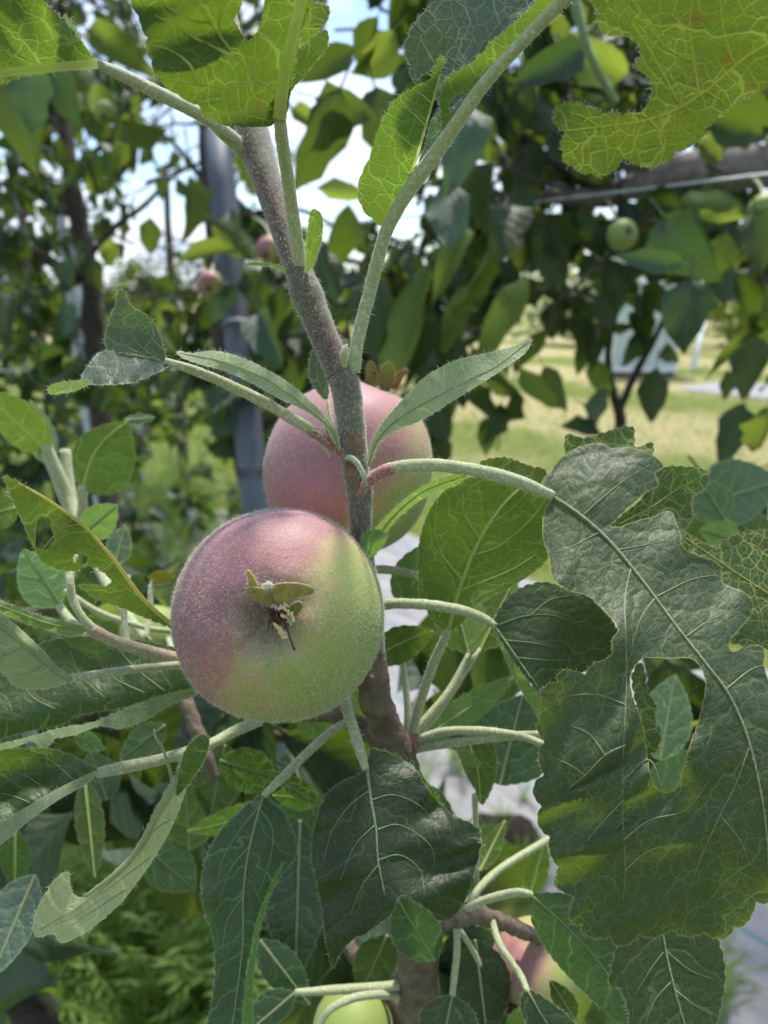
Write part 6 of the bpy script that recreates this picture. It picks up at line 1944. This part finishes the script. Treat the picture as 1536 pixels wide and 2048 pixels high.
M['skin1'] = apple_mat('front_apple_skin', (-0.80, 0.52, 0.05), bias=0.03)
M['skin2'] = apple_mat('rear_apple_skin', (0.30, -0.80, 0.42), bias=0.08, pale=0.11)
M['skin3'] = apple_mat('green_apple_skin', (-0.3, 0.8, 0.1), 0.9, bias=-0.65)
M['sepal'] = leaf_mat('sepal_skin', (0.34, 0.37, 0.12), (0.30, 0.19, 0.11), (0.32, 0.27, 0.12), (0.5, 0.55, 0.08), 0.4, 0.7, 0.2, under=True, net=3, spacing=0.9, down=0.8, edge_col=(0.52, 0.30, 0.15), brown=0.9, wrinkle=1.2)
M['fil'] = plain('dry_filament', (0.045, 0.018, 0.012), (0.11, 0.05, 0.03), 900, 0.7, 0.4, 0.0002)
M['anther'] = plain('dry_anther', (0.45, 0.33, 0.13), (0.62, 0.50, 0.27), 900, 0.7, 0.5, 0.0002)
M['wool'] = stem_mat('grey_wool', (0.22, 0.22, 0.19), (0.26, 0.25, 0.22), (0.5, 0.48, 0.45), 500, .6)

# front apple: the eye looks at the camera
D1 = 0.165
k1 = D1 / F_PX * 0.86
t1, R1, m1 = apple('downy pink and green apple facing the viewer with its dry calyx', (562, 1229), D1, 209, (0.0, 0.11, 1.0), M['skin1'], hz=0.93,
                   lumps=[(-46 * k1, -4 * k1, 36 * k1, 0.0014), (34 * k1, -2 * k1, 26 * k1, 0.0011), (-10 * k1, 46 * k1, 30 * k1, 0.0010)], fuzz_n=24000, basin=0.26, shoulder=0.03)


def child_world(o, par):
    o.parent = par
    o.matrix_parent_inverse = par.matrix_world.inverted()
    return o


bpy.context.view_layer.update()
DS = 0.1435           # depth of the calyx rim


def sepal(outline, mid, tint=(1, 1, 1)):
    mid = [mid[0]] + [(m_[0], m_[1], m_[2] + 0.0007) for m_ in mid[1:-1]] + [mid[-1]]
    o = leaf(None, outline, mid, 'sepal', (0, 10), rib=None, fz=1.6, name='sepal', step=5, tint=tint, uvs=5.0)
    md = o.modifiers.new('thickness', 'SOLIDIFY')
    md.thickness = 0.00055
    return child_world(o, t1)


sepal([(547, 1212, .1422), (543, 1190, .1405), (546, 1172, .1395), (568, 1167, .1385), (598, 1168, .138), (620, 1174, .1378), (628, 1182, .1378), (622, 1189, .1382), (600, 1193, .1388), (580, 1203, .1398), (562, 1213, .141)],
      [(549, 1211, .142), (575, 1188, .1388), (626, 1182, .1378)], (1, .95, .9))
sepal([(548, 1212, .142), (534, 1211, .1408), (516, 1202, .1396), (500, 1191, .1385), (492, 1182, .138), (500, 1175, .138), (518, 1177, .1385), (538, 1181, .1395), (546, 1190, .1405)],
      [(547, 1208, .1418), (525, 1192, .1392), (494, 1182, .138)], (1.1, 1.05, .9))
sepal([(500, 1178, .140), (497, 1160, .1385), (494, 1141, .137), (504, 1152, .1375), (512, 1166, .1385), (516, 1178, .1398)], [(508, 1178, .1402), (502, 1160, .1385), (495, 1142, .137)], (1.1, 1.1, .8))
sepal([(590, 1232, .1435), (600, 1222, .142), (604, 1210, .1412), (596, 1204, .1412), (584, 1210, .142), (578, 1224, .1432)], [(586, 1230, .1435), (594, 1216, .142), (598, 1206, .1412)], (.7, .85, .8))
kn = stem(None, 'wool_knob', [(526, 1186, .1420, 10), (530, 1177, .1410, 10), (537, 1171, .1402, 8), (543, 1169, .1398, 4)], 'wool', fz=0, rough=0.6)
child_world(kn, t1)
wf = MB()
for _ in range(420):
    p = P(random.gauss(535, 7), random.gauss(1171, 5), .1392)
    hair(wf, p, -FWD + rvec() * .7, .0005, .00002, rvec())
o = wf.build('wool', M['fuzz'])
o['kind'] = 'stuff'
child_world(o, t1)
# hollow of the eye
ey = MB()
ey.tube([P(556, 1220, .148), P(558, 1226, .1445), P(562, 1234, .1432)], [.0022, .0021, .0010], 10, rough=.3)
child_world(ey.build('eye', M['fil']), t1)
rf = random.Random(5)
for k in range(22):
    a = rf.uniform(-0.6, 0.6) + 1.2
    ln = rf.uniform(22, 46)
    b = (548 + rf.uniform(-6, 12), 1214 + rf.uniform(-4, 8))
    e = (b[0] + math.cos(a) * ln * 0.9 + rf.uniform(-8, 10), b[1] + math.sin(a) * ln)
    m_ = ((b[0] + e[0]) / 2 + rf.uniform(-6, 6), (b[1] + e[1]) / 2 + rf.uniform(-4, 4))
    d_ = .1415 - rf.uniform(0, .0025)
    child_world(stem(None, 'filament', [(b[0], b[1], .1455, 1.9), (m_[0], m_[1], d_, 1.5), (e[0], e[1], d_ + .0006, 1.3)], 'fil', fz=0, seg=6, n=4), t1)
for (x, y, a) in ((566, 1211, .3), (574, 1208, .8), (560, 1214, -.5), (580, 1226, 1.4), (586, 1230, 1.5), (588, 1238, 1.3), (577, 1234, 1.2), (568, 1230, .4), (557, 1252, .2), (562, 1262, -.2), (566, 1266, -.25), (569, 1272, -.1), (560, 1256, .5), (572, 1216, 1.0), (553, 1248, .6)):
    dx, dy = math.cos(a) * 6.5, math.sin(a) * 6.5
    nx, ny = -math.sin(a) * 2.5, math.cos(a) * 2.5
    d_ = .1392 + rf.uniform(-.0006, .0006)
    child_world(stem(None, 'anther', [(x - dx, y - dy, d_ + .0004, 1.2), (x - dx * .5 + nx, y - dy * .5 + ny, d_, 3.3), (x + dx * .5 + nx, y + dy * .5 + ny, d_, 3.3), (x + dx, y + dy, d_ + .0004, 1.2)], 'anther', fz=0, seg=8, n=4, rough=.25), t1)
child_world(stem(None, 'style', [(570, 1244, .1408, 2.4), (576, 1262, .1402, 2.2), (582, 1280, .1400, 2.2), (586, 1293, .1402, 2.4), (588, 1297, .1402, 3.4), (589, 1299, .1404, 2.0)], 'fil', fz=0, seg=8, n=4), t1)
for (x, y, d_) in ((577, 1246, .1396), (549, 1216, .1398)):
    child_world(stem(None, 'shrivelled_sepal', [(x - 6, y - 3, d_ + .001, 3), (x, y - 4, d_, 4), (x + 5, y, d_, 4), (x + 3, y + 5, d_ + .0006, 2)], 'wool', fz=0, seg=8, n=4, rough=.4), t1)
# stalk of the front apple
child_world(stem(None, 'stalk', [(566, 1235, .186, 9), (600, 1260, .192, 8), (680, 1330, .195, 8), (740, 1400, .192, 9)], 'petiole', fz=.3), t1)

# rear apple: calyx up
t2, R2, m2 = apple('downy pink and green apple behind the shoot, calyx end up', (697, 940), 0.2105, 167, (0.22, 0.94, -0.10), M['skin2'], hz=1.02, fuzz_n=9000, basin=0.10, seed=3, shoulder=-0.01)
for pl, tn in (([(735, 772, .205), (732, 750, .204), (735, 724, .203), (744, 722, .203), (754, 740, .2035), (756, 770, .205)], (.8, .75, .6)),
               ([(757, 772, .205), (758, 748, .2045), (770, 728, .204), (783, 724, .204), (790, 740, .2045), (784, 772, .2055)], (.8, .78, .6)),
               ([(782, 776, .207), (784, 758, .2065), (800, 742, .206), (818, 740, .206), (808, 752, .2065), (795, 776, .2075)], (.9, .6, .6))):
    o = leaf(None, pl, [((pl[0][0] + pl[-1][0]) / 2, (pl[0][1] + pl[-1][1]) / 2, pl[0][2]), ((pl[2][0] + pl[3][0]) / 2, (pl[2][1] + pl[3][1]) / 2, pl[2][2])], 'sepal', rib=None, fz=.8, name='sepal', step=6, tint=tn, uvs=2.0)
    o.modifiers.new('thickness', 'SOLIDIFY').thickness = 0.0005
    bpy.context.view_layer.update()
    child_world(o, t2)
child_world(stem(None, 'stalk', [(680, 1100, .212, 9), (690, 1160, .208, 8), (720, 1260, .20, 9), (748, 1350, .19, 10)], 'petiole', fz=.2), t2)


def small_apple(label, ctr, d, r, axis, mat, stalk, group=None, hz=.95):
    t, Rr, m = apple(label, ctr, d, r, axis, mat, hz=hz, group=group, basin=.12)
    bpy.context.view_layer.update()
    child_world(stem(None, 'stalk', stalk, 'petiole', fz=0, seg=8), t)
    # calyx tuft
    c = m @ Vector((0, 0, Rr * hz * .86))
    mb = MB()
    for k in range(5):
        a = k * 1.2566
        e = m @ Vector((math.cos(a) * Rr * .22, math.sin(a) * Rr * .22, Rr * hz * 1.02))
        mb.tube([c, c.lerp(e, .6), e], [Rr * .05, Rr * .06, Rr * .012], 6)
    child_world(mb.build('calyx', M['fil']), t)
    return t


M['skin4'] = apple_mat('blush_apple_skin', (-0.5, 0.5, 0.6), bias=-0.12)
small_apple('pinkish green apple half hidden under the broad grey-green leaf', (1070, 1940), .235, 88, (-.5, -.3, .6), M['skin4'], [(1040, 1870, .226, 7), (1010, 1850, .22, 7), (985, 1838, .212, 7)], hz=1.1)
small_apple('yellow-green apple cut by the bottom edge', (706, 2062), .245, 80, (-.1, -.5, .8), M['skin3'], [(740, 1990, .25, 7), (780, 1975, .245, 7), (825, 1962, .238, 8)])
small_apple('yellowish apple behind leaves left of the front apple', (305, 1278), .30, 66, (-.6, -.2, .5), M['skin3'], [(330, 1260, .30, 5), (345, 1300, .28, 6), (360, 1370, .26, 6)])
small_apple('small green apple with dark eye below the thick limb', (1245, 470), .85, 30, (.1, -.1, 1), M['skin3'], [(1240, 455, .88, 3), (1225, 420, .92, 3), (1215, 400, .96, 3)], 'far small apples')
small_apple('green apple at the right edge under the wire', (1530, 420), .80, 32, (-.2, -.5, .8), M['skin3'], [(1530, 400, .82, 3), (1520, 370, .88, 3), (1500, 350, .93, 3)], 'far small apples')
small_apple('small pinkish apple left of the upright shoot', (540, 500), 1.05, 27, (-.2, -.6, .6), M['skin4'], [(545, 480, 1.06, 2.5), (530, 450, 1.15, 2.5), (505, 432, 1.29, 2.5)], 'far small apples')
small_apple('small pinkish apple beside the thick post', (420, 568), 1.08, 26, (.1, -.6, .7), M['skin4'], [(420, 550, 1.09, 2.5), (430, 520, 1.2, 2.5), (434, 500, 1.32, 2.5)], 'far small apples')
small_apple('small round apple hanging at upper left', (210, 225), 1.2, 22, (.1, -.7, .5), M['skin3'], [(208, 205, 1.21, 2), (200, 170, 1.5, 2), (195, 133, 1.88, 2)], 'far small apples')
small_apple('green apple low in the leaves right of the shoot', (1020, 490), .95, 26, (-.4, -.6, .5), M['skin3'], [(1020, 470, .96, 2.5), (1030, 430, 1.0, 2.5), (1035, 402, 1.05, 2.5)], 'far small apples')

fo = FZ.build('down_hairs', M['fuzz'], FT)
fo['kind'] = 'stuff'
